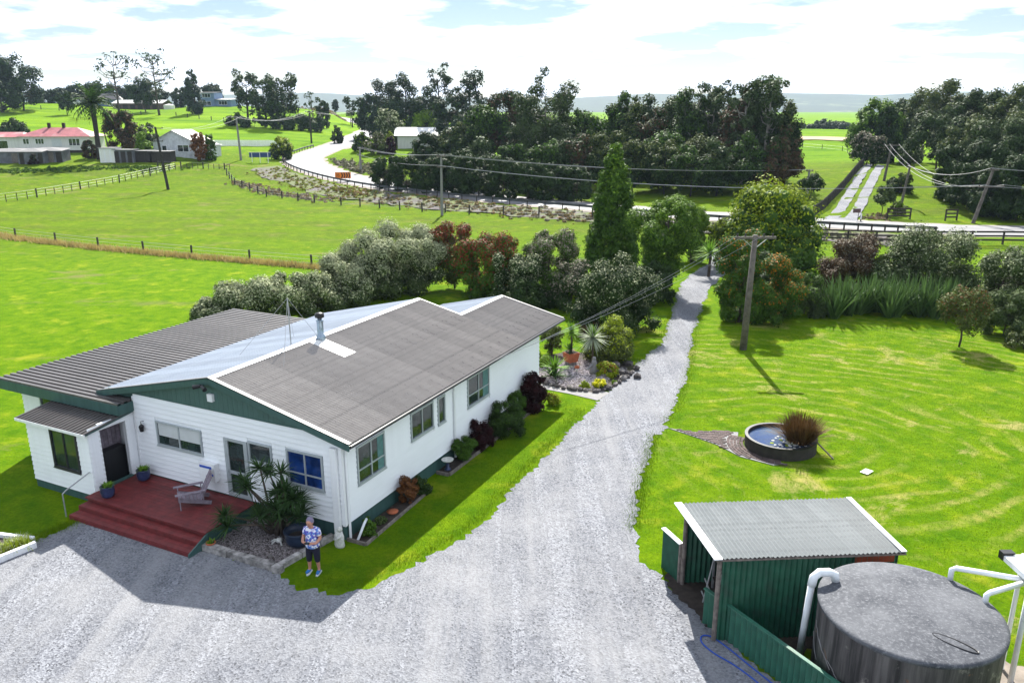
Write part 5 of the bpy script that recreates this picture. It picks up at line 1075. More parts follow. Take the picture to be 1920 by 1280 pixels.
T('dark bush with greyish leaf tips beside the red-tipped bushes', 965, 475, 51, 85, 'hedge', ['lf_dark', 'lf_paletip'], 'hedge_bush', 'shrub', .15, tipfrac=.3)
T('grey-flecked bush with a rusty top in the hedge', 1035, 428, 54, 105, 'hedge', ['lf_green', 'lf_mauve'], 'hedge_bush', 'shrub', .16, tipfrac=.5)
T('purplish grey leafy bush in the hedge below the conifer', 1075, 490, 50, 90, 'round', ['lf_dark', 'lf_mauve'], 'hedge_bush', 'shrub', .15, tipfrac=.4)
T('low dark bush filling the hedge foot behind the rear gable', 985, 520, 49, 70, 'round', ['lf_dark'], 'hedge_bush', 'shrub', .15)
T('huge round bush flecked with white flowers beside the drive', 1158, 472, 44.5, 150, 'dome', ['lf_dark', 'lf_paletip'], 'flowering_bush', 'shrub', .13, tipfrac=.22, cover=2.4)
T('low dark shrub at the foot of the white-flecked bush', 1110, 600, 43.5, 45, 'round', ['lf_brown'], 'shrub', 'shrub', .13)
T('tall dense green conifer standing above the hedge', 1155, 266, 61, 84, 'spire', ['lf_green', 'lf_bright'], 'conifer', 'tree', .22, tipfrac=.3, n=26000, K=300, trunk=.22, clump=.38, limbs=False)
T('feathery green tree between the conifer and the drive', 1252, 372, 55, 115, 'vase', ['lf_green', 'lf_bright'], 'feathery_tree', 'tree', .17, tipfrac=.55, bare=.12, trunk=.2, cover=1.5)
T('dark green bush at the foot of the feathery tree', 1232, 495, 51, 70, 'hedge', ['lf_dark'], 'hedge_bush', 'shrub', .16)
T('bright leafy bush beyond the feathery tree', 1302, 385, 66, 60, 'round', ['lf_bright'], 'hedge_bush', 'shrub', .2)
cbt = at_dist(1331, 480, 60); cb2 = thing('cabbage_tree', 'bright green cabbage tree beside the drive bend', 'tree', (cbt.x, cbt.y, 0), 0); MB().tube([(0, 0, 0), (.05, 0, 1.8)], [.12, .1], 6).build('trunk', 'bark', cb2); bladeobj('crown', 'yuccabright', cb2, 90, .1, 1.3, .12, lean=(.1, 2.2), curl=.5, z0=1.8, seed=14)
# right of the drive
T('tall clipped hedge tree with orange tips behind the service pole', 1398, 432, 46.5, 84, 'hedge', ['lf_green', 'lf_orange'], 'hedge_tree', 'tree', .14, tipfrac=.09, cover=2.4)
T('grey-green tangled bush with orange top beside the service pole', 1462, 488, 47, 105, 'dome', ['lf_green', 'lf_orange'], 'hedge_bush', 'shrub', .14, tipfrac=.2, cover=1.7)
T('silvery bush with bare twigs next to the flax', 1515, 505, 48.5, 80, 'dome', ['lf_greywhite', 'lf_green'], 'hedge_bush', 'shrub', .14, tipfrac=.5)
T('dark bush behind the clipped hedge tree', 1420, 475, 51, 90, 'hedge', ['lf_dark'], 'hedge_bush', 'shrub', .16)
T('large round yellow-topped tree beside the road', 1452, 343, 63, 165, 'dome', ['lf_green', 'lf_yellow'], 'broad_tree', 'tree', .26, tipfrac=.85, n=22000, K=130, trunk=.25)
T('smaller yellow-green tree beside the large yellow-topped tree', 1365, 408, 64, 65, 'round', ['lf_olive', 'lf_yellow'], 'broad_tree', 'tree', .2, tipfrac=.5)
T('purplish brown bush behind the flax', 1600, 442, 54, 100, 'round', ['lf_brown', 'lf_mauve'], 'shrub', 'shrub', .16, tipfrac=.25)
T('rusty green bush between brown bush and silver tree', 1655, 475, 53, 50, 'round', ['lf_olive'], 'shrub', 'shrub', .16)
T('wide silver-green tree behind the flax clumps', 1752, 430, 53, 180, 'dome', ['lf_greywhite', 'lf_paletip'], 'silver_tree', 'tree', .17, tipfrac=.22, trunk=.16, cover=1.6)
T('silver-green tree at the lawn boundary behind the young tree', 1895, 465, 47, 110, 'round', ['lf_greywhite', 'lf_paletip'], 'silver_tree', 'tree', .15, tipfrac=.25, trunk=.14, cover=1.6)
T('bluish grey-green bush at the end of the flax row', 1895, 545, 43.5, 85, 'hedge', ['lf_greywhite'], 'hedge_bush', 'shrub', .14)
T('low pale green bush at the lawn boundary under the silver tree', 1925, 615, 41, 55, 'round', ['lf_olive', 'lf_paletip'], 'shrub', 'shrub', .13, tipfrac=.3)
T('small young tree standing alone on the lawn', 1815, 540, 41.3, 85, 'round', ['lf_olive', 'lf_rust'], 'young_tree', 'tree', .13, tipfrac=.15, bare=.28, trunk=.06, cover=1.0, hmax=3.6)
fx = random.Random(5); 
for k in range(17):
    px = 1550 + k * 14.5; p = at_dist(px, 590, 48.2 + fx.uniform(-.8, 1.2)); t = thing('flax_clump', 'tall green flax clump in the row along the lawn edge', 'flax', (p.x, p.y, 0), fx.uniform(0, 6), 'flax clumps along the lawn')
    bladeobj('leaves', 'flax', t, 55, .35, 2.6, .13, lean=(.05, .75), curl=.7, seed=fx.randint(0, 9999), seg=4)
# ------------------------------------------------------------------ trees beyond the road
D1 = ['lf_conifer', 'lf_green']
g = 'dark shelter trees along the far side of the road'
for k, (px, yt, d, wp) in enumerate(((722, 292, 122, 62), (762, 285, 119, 66), (806, 290, 117, 66), (850, 282, 115, 70), (898, 292, 113, 70), (945, 296, 111, 66), (990, 300, 110, 66), (1036, 306, 109, 66), (1082, 312, 108, 62))):
    T('dark dense cypress in the shelter row along the far road edge', px, yt, d, wp, 'hedge', ['lf_conifer', 'lf_dark'], 'cypress', 'tree', .36, g, tipfrac=.5, cover=1.5)
GU = ['lf_gum', 'lf_dark']; gg = 'dark feathery trees in the grove behind the road'
for (px, yt, d, wp) in ((900, 262, 124, 100), (960, 268, 122, 100), (1020, 262, 120, 100), (1085, 255, 120, 100), (1140, 248, 119, 100), (1190, 262, 116, 100), (1250, 262, 113, 100), (1300, 270, 110, 95), (1350, 262, 110, 100), (1410, 250, 110, 100), (1455, 255, 109, 85), (1045, 222, 160, 90), (1115, 224, 158, 80), (1180, 216, 160, 90), (1240, 222, 156, 90), (1285, 215, 150, 80), (1370, 205, 140, 90), (955, 215, 165, 95), (905, 190, 150, 95), (945, 172, 152, 90), (985, 200, 140, 90), (1075, 205, 140, 80), (1100, 215, 132, 80), (1130, 225, 138, 85), (1160, 168, 140, 85), (1195, 195, 135, 80), (1225, 205, 132, 80), (1262, 192, 136, 85), (1300, 168, 128, 80), (1395, 158, 122, 95), (1345, 160, 132, 80), (1440, 146, 121, 95), (1475, 190, 118, 70), (1262, 178, 142, 80), (1205, 178, 142, 80), (1420, 175, 128, 90), (1240, 250, 120, 110), (1330, 255, 116, 120), (1140, 270, 118, 90), (1480, 235, 114, 62), (1070, 260, 120, 90), (860, 225, 150, 90)):
    T(('blue-green feathery tree in the grove behind the road', 'mid-green feathery tree in the grove behind the road', 'olive-topped feathery tree in the grove behind the road', 'brownish feathery tree in the grove behind the road')[(px // 7) % 4], px, yt, d, wp * (1.0 if yt > 240 else 1.12), 'casuarina', [['lf_conifer', 'lf_gum'], ['lf_dark', 'lf_green'], ['lf_conifer', 'lf_olive'], ['lf_brown', 'lf_dark']][(px // 7) % 4], 'feathery_tree', 'tree', None, ('blue-green', 'mid-green', 'olive-topped', 'brownish')[(px // 7) % 4] + ' grove trees behind the road', tipfrac=.55, bare=.13, cover=1.15, bark='bark_dark')
for (px, yt, d, wp, lb) in ((1022, 122, 134, 130, 'tall open gum with pale trunk rising above the grove'), (1345, 150, 128, 75, 'tall narrow gum in the grove beside the slender gum'), (1300, 165, 127, 50, 'slender gum with a ragged pointed top'), (1405, 150, 119, 80, 'tall dark gum with clumped foliage beside the field'), (1448, 137, 117, 95, 'tallest clumped gum at the field end of the grove')):
    T(lb, px, yt, d, wp, 'gum', GU, 'gum_tree', 'tree', .42, None, tipfrac=.35, bare=.2, cover=1.15, bark='bark_pale', K=46, clump=.115 * wp * d / FPX, trunk=.3)
for (px, yt, d, wp, lb) in ((728, 142, 215, 70, 'broader flat-topped pine of the pair on the skyline'), (758, 138, 212, 60, 'narrower flat-topped pine of the pair on the skyline'), (822, 117, 195, 62, 'tall solitary pine with tiered branches above the white house'), (880, 135, 180, 75, 'spreading dark pine next to the tiered pine')):
    T(lb, px, yt, d, wp, 'umbrella', ['lf_blue', 'lf_dark'], 'pine_tree', 'tree', .6, None, tipfrac=.4, bare=.35, cover=.9, bark='bark_dark', K=26, trunk=.32)
for (px, yt, d, wp) in ((690, 178, 225, 62), (720, 186, 212, 70), (765, 180, 206, 85), (800, 170, 202, 75), (850, 180, 180, 80), (885, 200, 165, 80)):
    T('round dark skyline tree behind the white house', px, yt, d, wp, 'round', ['lf_blue', 'lf_dark'], 'dark_tree', 'tree', None, 'dark skyline trees behind the white house', tipfrac=.4, cover=1.3)
T('grey flowering bush between the road and the white house', 730, 208, 188, 66, 'round', GW, 'flowering_bush', 'shrub', None, tipfrac=.4)
T('lime green trimmed bush behind the white house', 800, 210, 198, 70, 'round', ['lf_bright'], 'lime_bush', 'shrub', None)
T('bare greyish tree beside the white house', 862, 215, 180, 40, 'vase', ['lf_mauve'], 'bare_tree', 'tree', .4, cover=.35)
T('dark rounded bush at the inside of the road bend', 676, 250, 178, 38, 'round', ['lf_dark', 'lf_bright'], 'shrub', 'shrub', None, tipfrac=.4)
T('olive bush beside the white house drive', 705, 248, 172, 52, 'round', ['lf_olive', 'lf_mauve'], 'shrub', 'shrub', None, tipfrac=.3)
T('purple leafed bush before the white house', 732, 256, 172, 24, 'round', ['lf_maroon'], 'shrub', 'shrub', .4)
T('small golden bush before the white house', 730, 246, 176, 18, 'round', ['lf_yellow'], 'shrub', 'shrub', .4)
T('dark tree in front of the white house wall', 800, 250, 150, 60, 'round', ['lf_conifer'], 'dark_tree', 'tree', .45)
T('dark tree at the far end of the white house', 862, 240, 150, 85, 'round', ['lf_conifer', 'lf_gum'], 'dark_tree', 'tree', .45, tipfrac=.3)
# right-hand bush and track side
RG = 'tall mixed bush trees in the thicket beside the track'
for (px, yt, d, wp, m) in ((1690, 188, 158, 80, 0), (1745, 168, 152, 100, 1), (1795, 150, 145, 110, 1), (1850, 165, 130, 110, 0), (1905, 160, 124, 110, 1), (1770, 215, 128, 110, 0), (1830, 215, 115, 110, 1), (1895, 225, 104, 130, 0), (1960, 190, 110, 120, 1)):
    T('tall bush tree in the thicket on the rise beside the track', px, yt, d, wp, 'round', [['lf_dark', 'lf_gum'], ['lf_gum', 'lf_olive']][m], 'bush_tree', 'tree', None, RG, tipfrac=.6, cover=1.3, bare=.1, bark='bark_pale' if m else 'bark')
for (px, yt, d, wp) in ((1800, 275, 100, 80), (1835, 300, 94, 90), (1880, 305, 90, 95), (1925, 290, 88, 100), (1865, 260, 100, 90)):
    T('dark dense bush tree at the roadside foot of the thicket', px, yt, d, wp, 'hedge', ['lf_conifer', 'lf_dark'], 'bush_tree', 'tree', .32, 'dark trees at the foot of the thicket', tipfrac=.5, cover=1.5)
T('bright green dense tree at the top of the track', 1648, 185, 150, 95, 'round', ['lf_green', 'lf_bright'], 'bright_tree', 'tree', None, tipfrac=.5, cover=1.7, bare=.03)
T('grey-blue feathery tree at the top of the track', 1632, 246, 138, 62, 'round', ['lf_dark', 'lf_mauve'], 'grey_tree', 'tree', .45, tipfrac=.5, bare=.04)
T('tall dark cypress behind the grey-blue tree', 1668, 200, 146, 50, 'column', ['lf_conifer'], 'cypress', 'tree', .45)
T('pale flowering bush near the top of the track', 1712, 264, 140, 52, 'round', GW, 'flowering_bush', 'shrub', None, tipfrac=.6)
T('dark bush behind the track-side service pole', 1692, 322, 106, 52, 'round', ['lf_dark', 'lf_olive'], 'shrub', 'shrub', .32, tipfrac=.3)
T('grey spiky small tree at the paddock gate', 1660, 348, 93, 40, 'round', ['lf_greywhite'], 'shrub', 'tree', .28, bare=.3)
T('light green small bush at the paddock gate', 1686, 374, 93, 34, 'round', ['lf_olive', 'lf_bright'], 'shrub', 'shrub', .28, tipfrac=.5)
T('dark spreading low pine at the field edge by the grove', 1522, 328, 104, 60, 'umbrella', ['lf_conifer'], 'pine_tree', 'tree', .34, bare=.4)
for (px, yt, d, wp) in ((1510, 232, 330, 30), (1550, 222, 340, 46), (1580, 228, 330, 30), (1528, 238, 330, 40), (1570, 240, 325, 50), (1490, 235, 330, 40)):
    T('far dark tree along the edge of the distant field', px, yt, d, wp, 'round', ['lf_blue'], 'far_tree', 'tree', 1.0, 'far trees at the distant field edge')
# ------------------------------------------------------------------ left hill trees
palm = at_dist(172, 190, 156); pg = ground(palm.x, palm.y)
pt_ = thing('palm_tree', 'tall date palm standing beside the red-roofed house', 'palm', (palm.x, palm.y, pg), 0)
ph = palm.z - pg - .4; MB().tube([(0, 0, -.2), (.05, 0, ph * .5), (0, 0, ph)], [.55, .42, .45], 10).build('trunk', 'bark_dark', pt_)
fr_ = random.Random(8); mbp = MB()
for k in range(64):
    a = fr_.uniform(0, 6.28); le = fr_.uniform(.15, 2.1); L = fr_.uniform(4.2, 5.2); ux, uy = math.cos(a), math.sin(a); prev = Vector((0, 0, ph)); pts = [prev]
    for i in range(1, 8):
        t = i / 7; ang = le + t * t * .9; prev = prev + Vector((ux * math.sin(ang), uy * math.sin(ang), math.cos(ang))) * (L / 7); pts.append(prev)
    side = Vector((-uy, ux, 0))
    for i in range(1, 8):
        for s in (-1, 1):
            wv = .75 * math.sin(math.pi * min(1, .15 + i / 8.5)); q = pts[i]; q0 = pts[i-1]; tip = (q + q0) / 2 + side * s * wv + (q - q0) * .9 + Vector((0, 0, -.28)); mbp.add([q0, q, tip], [(0, 1, 2)])
    if k % 8 == 7: mbp.build('frond', 'lf_green' if k % 16 == 7 else 'lf_dark', pt_); mbp = MB()
for (px, yt, d, wp, lb) in ((208, 95, 300, 72, 'tall sparse gum nearer the blue hilltop house, one of a pair'), (284, 90, 292, 80, 'tall sparse gum before the brown barn, one of a pair')):
    T(lb, px, yt, d, wp, 'gum', ['lf_gum', 'lf_blue'], 'gum_tree', 'tree', .95, None, tipfrac=.5, bare=.34, cover=.42, bark='bark', K=30, clump=1.15, trunk=.42)
T('large blue-green tree at the end of the hill crest', 28, 105, 300, 90, 'round', ['lf_blue', 'lf_gum'], 'hill_tree', 'tree', .95, tipfrac=.5, K=40, cover=1.0)
T('dark tall tree beside the large blue-green hill tree', -15, 100, 290, 90, 'round', ['lf_dark', 'lf_blue'], 'hill_tree', 'tree', .95, tipfrac=.5)
T('dark pointed conifer on the hill crest', 358, 128, 298, 40, 'cone', ['lf_blue', 'lf_conifer'], 'conifer', 'tree', .9, tipfrac=.5)
T('dark spreading tree behind the gum at the brown barn', 266, 148, 305, 62, 'umbrella', ['lf_dark'], 'hill_tree', 'tree', .95, bare=.25)
T('small round tree below the blue hilltop house', 120, 172, 292, 34, 'round', ['lf_dark'], 'hill_tree', 'tree', .9, bare=.2)
for (px, yt, d, wp) in ((68, 165, 330, 36), (95, 168, 335, 30), (150, 160, 345, 50), (180, 155, 350, 60), (235, 160, 345, 40), (335, 165, 335, 34), (395, 158, 345, 45), (110, 164, 340, 40), (300, 165, 340, 30), (212, 158, 350, 40)):
    T('dark low tree along the hill crest', px, yt, d, wp, 'round', ['lf_blue', 'lf_dark'], 'crest_tree', 'tree', 1.05, 'low dark trees along the hill crest', tipfrac=.5)
for (px, yt, d, wp, lb) in ((456, 132, 255, 50, 'tall narrow dark tree of the hillside clump'), (492, 142, 250, 56, 'dark tree in the middle of the hillside clump'), (526, 138, 248, 70, 'largest spreading tree of the hillside clump')):
    T(lb, px, yt, d, wp, 'gum', ['lf_dark', 'lf_gum'], 'hill_tree', 'tree', .75, None, tipfrac=.4, bare=.2, cover=1.25, K=40, bark='bark_dark', trunk=.4)
T('pale open tree beside the hillside clump', 582, 170, 262, 36, 'gum', ['lf_gum'], 'hill_tree', 'tree', .8, bare=.3, cover=.7, K=16)
T('small dark tree next to the pale open tree', 604, 188, 262, 26, 'round', ['lf_dark'], 'hill_tree', 'tree', .8)
T('dark tree beside the road near the crest', 655, 182, 300, 34, 'gum', ['lf_dark'], 'hill_tree', 'tree', .9, bare=.35, K=16)
T('tiny palm-like tree on the far crest', 628, 187, 370, 13, 'round', ['lf_blue'], 'far_tree', 'tree', 1.0, bare=.4)
for (px, yt, d, wp) in ((440, 212, 250, 40), (475, 218, 246, 50), (520, 215, 244, 44), (555, 214, 246, 50), (590, 218, 246, 40)):
    T('dark undergrowth bush at the foot of the hillside clump', px, yt, d, wp, 'round', ['lf_dark'], 'shrub', 'shrub', .8, 'undergrowth below the hillside clump')
T('brownish feathery tree behind the palm', 220, 208, 165, 62, 'hedge', ['lf_brown', 'lf_dark'], 'dark_tree', 'tree', .5, tipfrac=.4)
T('dark round bush behind the red-roofed house', 20, 224, 205, 54, 'round', ['lf_dark'], 'shrub', 'shrub', .6)
T('bright bush beside the old white cottage', 265, 248, 158, 36, 'round', ['lf_bright'], 'shrub', 'shrub', .45)
T('dark bush behind the old white cottage', 272, 232, 172, 46, 'round', ['lf_dark', 'lf_olive'], 'shrub', 'shrub', .5, tipfrac=.4)
T('shrub before the red-roofed house', 163, 262, 157, 30, 'round', ['lf_brown', 'lf_dark'], 'shrub', 'shrub', .4, tipfrac=.4)
T('sparse small tree before the old white cottage', 370, 248, 156, 36, 'vase', ['lf_rust'], 'shrub', 'tree', .4, cover=.5)
T('dark green shrub at the lean-to end of the old white cottage', 391, 252, 158, 22, 'round', ['lf_green'], 'shrub', 'shrub', .4)
T('cream flowering shrub beside the road bend', 527, 254, 166, 48, 'round', ['lf_dark', 'lf_yellow'], 'flowering_bush', 'shrub', .42, tipfrac=.9)
T('small dark conifer beside the road above the bend', 631, 234, 207, 24, 'column', ['lf_dark'], 'conifer', 'tree', .5)
T('dark round shrub beside the open-fronted grey shed', 62, 288, 150, 22, 'round', ['lf_maroon', 'lf_dark'], 'shrub', 'shrub', .35, tipfrac=.5)
strip('dry_field', [at_dist(1480, 262, 240), at_dist(1540, 263, 236), at_dist(1606, 266, 230)], 7.0, 'drystraw', 'pale dry field strip before the far trees', .25, jit=1.0)
# ------------------------------------------------------------------ far houses
def hip(mb, x0, x1, y0, y1, z, h, inset, mi=0, ov=.5):
    x0 -= ov; x1 += ov; y0 -= ov; y1 += ov; ym = (y0 + y1) / 2
    mb.add([(x0,y0,z),(x1,y0,z),(x1,y1,z),(x0,y1,z),(x0+inset,ym,z+h),(x1-inset,ym,z+h)], [(0,1,5,4),(1,2,5),(2,3,4,5),(3,0,4),(3,2,1,0)], mi)
def wall_windows(t, wins, y, frame='trim', glass='glass'):
    for (a, b, z0, z1, n) in wins:
        f = MB(); f.box(a, b, y - .06, y, z1 - .07, z1); f.box(a, b, y - .06, y, z0, z0 + .07); f.box(a, a + .07, y - .06, y, z0 + .07, z1 - .07); f.box(b - .07, b, y - .06, y, z0 + .07, z1 - .07)
        for k in range(1, n): u = a + (b - a) * k / n; f.box(u - .04, u + .04, y - .06, y, z0 + .07, z1 - .07)
        f = f.build('window', frame, t)
        for k in range(n): u0 = a + (b - a) * k / n + .05; u1 = a + (b - a) * (k + 1) / n - .05; MB().box(u0, u1, y - .03, y - .01, z0 + .07, z1 - .07).build('pane', glass, f)
M['roof_red'] = simple('faded_red_iron_roof', (0.36, 0.10, 0.11), .55, .35, .8, grime=(.42, .30, .28, 1)); M['roof_rust'] = simple('rusty_pale_roof', (0.42, 0.40, 0.40), .6, .2, .6, grime=(.26, .09, .07, 1))
M['cream'] = wallpaint('cream_wall', (.66, .66, .63), .1); M['cottage'] = simple('peeling_white_paint', (.62, .64, .68), .7, .25, 2, grime=(.36, .37, .40, 1)); M['brownwall'] = simple('brown_shed_wall', (.12, .075, .07), .8, .3, 1); M['bluewall'] = simple('blue_grey_wall', (.15, .22, .36), .7, .2, 1); M['greyiron'] = simple('grey_shed_iron', (.16, .165, .19), .7, .5, 1)
def place(px, py, d): p = at_dist(px, py, d); return Vector((p.x, p.y, ground(p.x, p.y)))
b0 = place(95, 296, 166)
hA = thing('farmhouse', 'long white farmhouse with faded red hipped roof near the palm', 'house', b0, .06)
MB().box(-5.6, 8.2, 0, 7, .7, 3.4).build('wall', 'cream', hA); MB().box(-5.5, 8.1, .1, 6.9, -.6, .7).build('base', 'railwood', hA); r_ = MB(); hip(r_, -5.6, 8.2, 0, 7, 3.4, 1.7, 4.2); r_ = r_.build('roof', 'roof_red', hA)
MB().box(-12.5, -5.6, .6, 6, -.6, 3.3).build('wall', 'cream', hA); rr3 = MB(); hip(rr3, -12.5, -5.6, .6, 6, 3.3, .9, 1); rr3.build('roof', 'roof_red', hA); wall_windows(hA, [(-4.9, -3.7, 1.9, 3.0, 2), (-2.5, -.8, 1.9, 3.0, 3), (4.0, 6.2, 1.6, 3.0, 3)], -.0); wall_windows(hA, [(-11.4, -8.2, .9, 2.6, 1)], .6)
MB().box(.7, 2.6, -.05, -.005, 1.4, 3.0).build('door', 'signblue' if False else 'blind', hA); MB().box(-6, 3.2, -1.6, -.02, .5, .75).build('verandah', 'railwood', hA)
for x in (-1.0, 1.9): MB().box(x - .25, x + .25, 3.2, 3.7, 4.4, 6.0).build('chimney', 'bark_dark', r_)
for k, (px, d, w_, h_) in enumerate(((20, 152, 8.5, 2.4), (58, 150, 4.5, 2.6), (88, 152, 6.0, 2.5))):
    q = place(px, 303, d); t = thing('old_shed', ('open-fronted grey iron shed below the farmhouse', 'narrow grey iron shed between two sheds below the farmhouse', 'grey shed with a pale peaked roof below the farmhouse')[k], 'shed', q, .04)
    MB().box(-w_/2, w_/2, 0, 3, -.5, h_ - .3).build('wall', 'greyiron', t); MB().add([(-w_/2-.2, -.3, h_-.35), (w_/2+.2, -.3, h_-.35), (w_/2+.2, 3.3, h_), (-w_/2-.2, 3.3, h_), (0, 1.5, h_+.25)], [(0,1,4),(1,2,4),(2,3,4),(3,0,4)]).build('roof', 'concrete', t)
    for j in range(4): MB().box(-w_/2 + .3 + j * w_/4, -w_/2 + .3 + (j + .7) * w_/4, -.05, -.01, -.3, h_ - .6).build('wall_panel', ('railwood', 'greyiron', 'oldwood')[j % 3], t)
b1 = place(338, 290, 160)
hB = thing('cottage', 'old peeling white cottage with rust-streaked gable roof', 'house', b1, -.12)
MB().box(-5.4, 3.2, 0, 7, -.4, 2.9).build('wall', 'cottage', hB); MB().add([(-5.4, 0, 2.9), (3.2, 0, 2.9), (-1.1, 0, 5.0), (-5.4, 7, 2.9), (3.2, 7, 2.9), (-1.1, 7, 5.0)], [(0,1,2),(5,4,3),(0,2,5,3),(1,4,5,2)]).build('gable_wall', 'cottage', hB)
rfb = MB(); rfb.bar((-1.1, 3.4, 5.06), (-5.9, 3.4, 2.75), 7.6, .08, up=(0, 1, 0)) if False else rfb.add([(-5.9, -.4, 2.72), (-1.1, -.4, 5.08), (3.7, -.4, 2.72), (-5.9, 7.4, 2.72), (-1.1, 7.4, 5.08), (3.7, 7.4, 2.72), (-5.9, -.4, 2.62), (-1.1, -.4, 4.98), (3.7, -.4, 2.62), (-5.9, 7.4, 2.62), (-1.1, 7.4, 4.98), (3.7, 7.4, 2.62)], [(0,1,4,3),(1,2,5,4),(6,9,10,7),(7,10,11,8),(0,6,7,1),(1,7,8,2),(0,3,9,6),(2,8,11,5)]); rfb.build('roof', 'roof_rust', hB)
MB().box(3.2, 6.0, -1.2, 5, -.4, 2.4).build('wall', 'cottage', hB); MB().add([(3.1, -1.4, 2.42), (6.3, -1.4, 2.2), (6.3, 5.2, 2.2), (3.1, 5.2, 3.0)], [(0,1,2,3)]).build('lean_to_roof', 'roof_rust', hB)
wall_windows(hB, [(-3.6, -2.6, 1.0, 2.2, 1), (-.4, 1.9, 1.0, 2.3, 2)], -.0); wall_windows(hB, [(4.2, 5.0, .9, 1.8, 1)], -1.2)
for k, (px, d, w_, h_, m) in enumerate(((203, 152, 3.0, 2.6, 'trim'), (232, 152, 3.6, 2.3, 'greyiron'), (268, 153, 3.6, 2.0, 'railwood'), (300, 153, 4.0, 2.0, 'railwood'))):
    q = place(px, 300, d); t = thing('yard_shed', ('white iron panel shed beside the palm', 'grey iron shed with dark door between palm and bright bush', 'dark low shed before the bright bush', 'dark low shed before the old cottage')[k], 'shed', q, 0)
    MB().box(-w_/2, w_/2, 0, 2.5, -.4, h_).build('wall', m, t); MB().box(-w_/2 - .15, w_/2 + .15, -.2, 2.7, h_ + .002, h_ + .1).build('roof', 'concrete', t)
    for j in range(3): MB().box(-w_/2 + .2 + j * w_/3, -w_/2 + (j + .85) * w_/3, -.05, -.012, -.2, h_ - .25).build('wall_panel', 'roof_white' if k == 0 else 'railwood', t)
h1 = place(190, 190, 335); t = thing('hilltop_house', 'blue house with dark gabled roof on the hill crest', 'house', h1, .2)
MB().box(-7, 7, 0, 8, -1, 2.6).build('wall', 'bluewall', t); MB().add([(-8, -1, 2.5), (8, -1, 2.5), (8, 9, 2.5), (-8, 9, 2.5), (-4, 4, 4.8), (5, 4, 4.8)], [(0,1,5,4),(1,2,5),(2,3,4,5),(3,0,4)]).build('roof', 'black', t); wall_windows(t, [(1, 3, .6, 2.0, 2), (4.5, 5.5, .2, 2.0, 1)], 0); MB().box(-12, -7.02, 1, 6, -1, 1.6).build('garage', 'cream', t)
h2 = place(262, 195, 325); t = thing('long_barn', 'long low brown barn with pale roof on the hill crest', 'barn', h2, -.08)
MB().box(-11, 9, 0, 8, -1.5, 2.4).build('wall', 'brownwall', t); MB().add([(-11.4, -.5, 2.35), (9.4, -.5, 2.35), (9.4, 4, 3.6), (-11.4, 4, 3.6), (9.4, 8.5, 2.35), (-11.4, 8.5, 2.35)], [(0,1,2,3),(3,2,4,5)]).build('roof', 'cream', t)
for j in range(6): MB().box(-10 + j * 3, -8 + j * 3, -.05, -.01, -.6, 1.8).build('barn_door', 'railwood', t)
h2b = place(316, 190, 322); t = thing('water_tank', 'small white water tank at the end of the brown barn', 'tank', h2b, 0); MB().lathe([(2.0, -.5), (2.0, 1.5), (0, 2.0)], 20).build('tank_wall', 'cream', t)
h3 = place(392, 200, 330); t = thing('hilltop_house', 'two-storey pale blue house beside the hill conifer', 'house', h3, -.15)
MB().box(-4, 2.5, 0, 7, -1, 5.2).build('wall', 'bluewall', t); MB().box(2.5, 9, .5, 7, -1, 2.6).build('wall', 'bluewall', t); MB().add([(-4.6, -.6, 5.2), (3.1, -.6, 5.2), (3.1, 7.6, 5.6), (-4.6, 7.6, 5.6)], [(0,1,2,3)]).build('roof', 'black', t); MB().add([(2.4, -.2, 2.62), (9.5, -.2, 2.62), (9.5, 7.4, 3.1), (2.4, 7.4, 3.1)], [(0,1,2,3)]).build('roof', 'cream', t); wall_windows(t, [(-2.5, 1, 3.4, 4.8, 3), (-2.5, 1, .4, 1.9, 2)], 0); wall_windows(t, [(4, 7.5, .6, 2.0, 3)], .5)
h4 = place(790, 270, 182); t = thing('white_bungalow', 'white bungalow with pale iron roof among dark trees', 'house', h4, .05)
MB().box(-5.2, 9, 0, 7, -1, 3.0).build('wall', 'cream', t); MB().add([(-5.9, -.6, 2.95), (9.6, -.6, 2.95), (9.6, 3.5, 4.6), (-5.9, 3.5, 4.6), (9.6, 7.6, 2.95), (-5.9, 7.6, 2.95)], [(0,1,2,3),(3,2,4,5)]).build('roof', 'roof_white', t); MB().add([(-5.2, .01, 2.9), (-5.2, 6.9, 2.9), (-5.2, 3.5, 4.4)], [(0, 1, 2)]).build('gable_wall', 'cream', t); wall_windows(t, [(1.2, 2.2, 1.3, 2.3, 1), (3.6, 5.4, 1.0, 2.2, 2), (6.4, 8, 1.0, 2.2, 2)], 0)
h5 = place(1380, 345, 150); t = thing('white_bungalow', 'pale house mostly hidden behind the grove gums', 'house', h5, 0); MB().box(-5, 6, 0, 7, -1, 3).build('wall', 'cream', t); MB().add([(-5.5, -.5, 2.95), (6.5, -.5, 2.95), (6.5, 3.5, 4.4), (-5.5, 3.5, 4.4), (6.5, 7.5, 2.95), (-5.5, 7.5, 2.95)], [(0,1,2,3),(3,2,4,5)]).build('roof', 'roof_white', t); wall_windows(t, [(-3, -1, 1, 2.2, 2), (2, 4, 1, 2.2, 2)], 0)
pf = thing('picket_fence', 'long white paling fence along the pasture beside the cottage', 'fence', (0, 0, 0), 0)
pa, pb = place(395, 272, 180), place(545, 268, 186)
for k in range(90):
    p = pa.lerp(pb, k / 89); z = ground(p.x, p.y); MB().box(p.x - .08, p.x + .08, p.y - .02, p.y + .02, z - .1, z + 1.35).build('paling', 'trim', pf)
for hz__ in (.4, 1.0): MB().bar(pa + Vector((0, .05, hz__)), pb + Vector((0, .05, hz__)), .05, .08).build('rail', 'trim', pf)
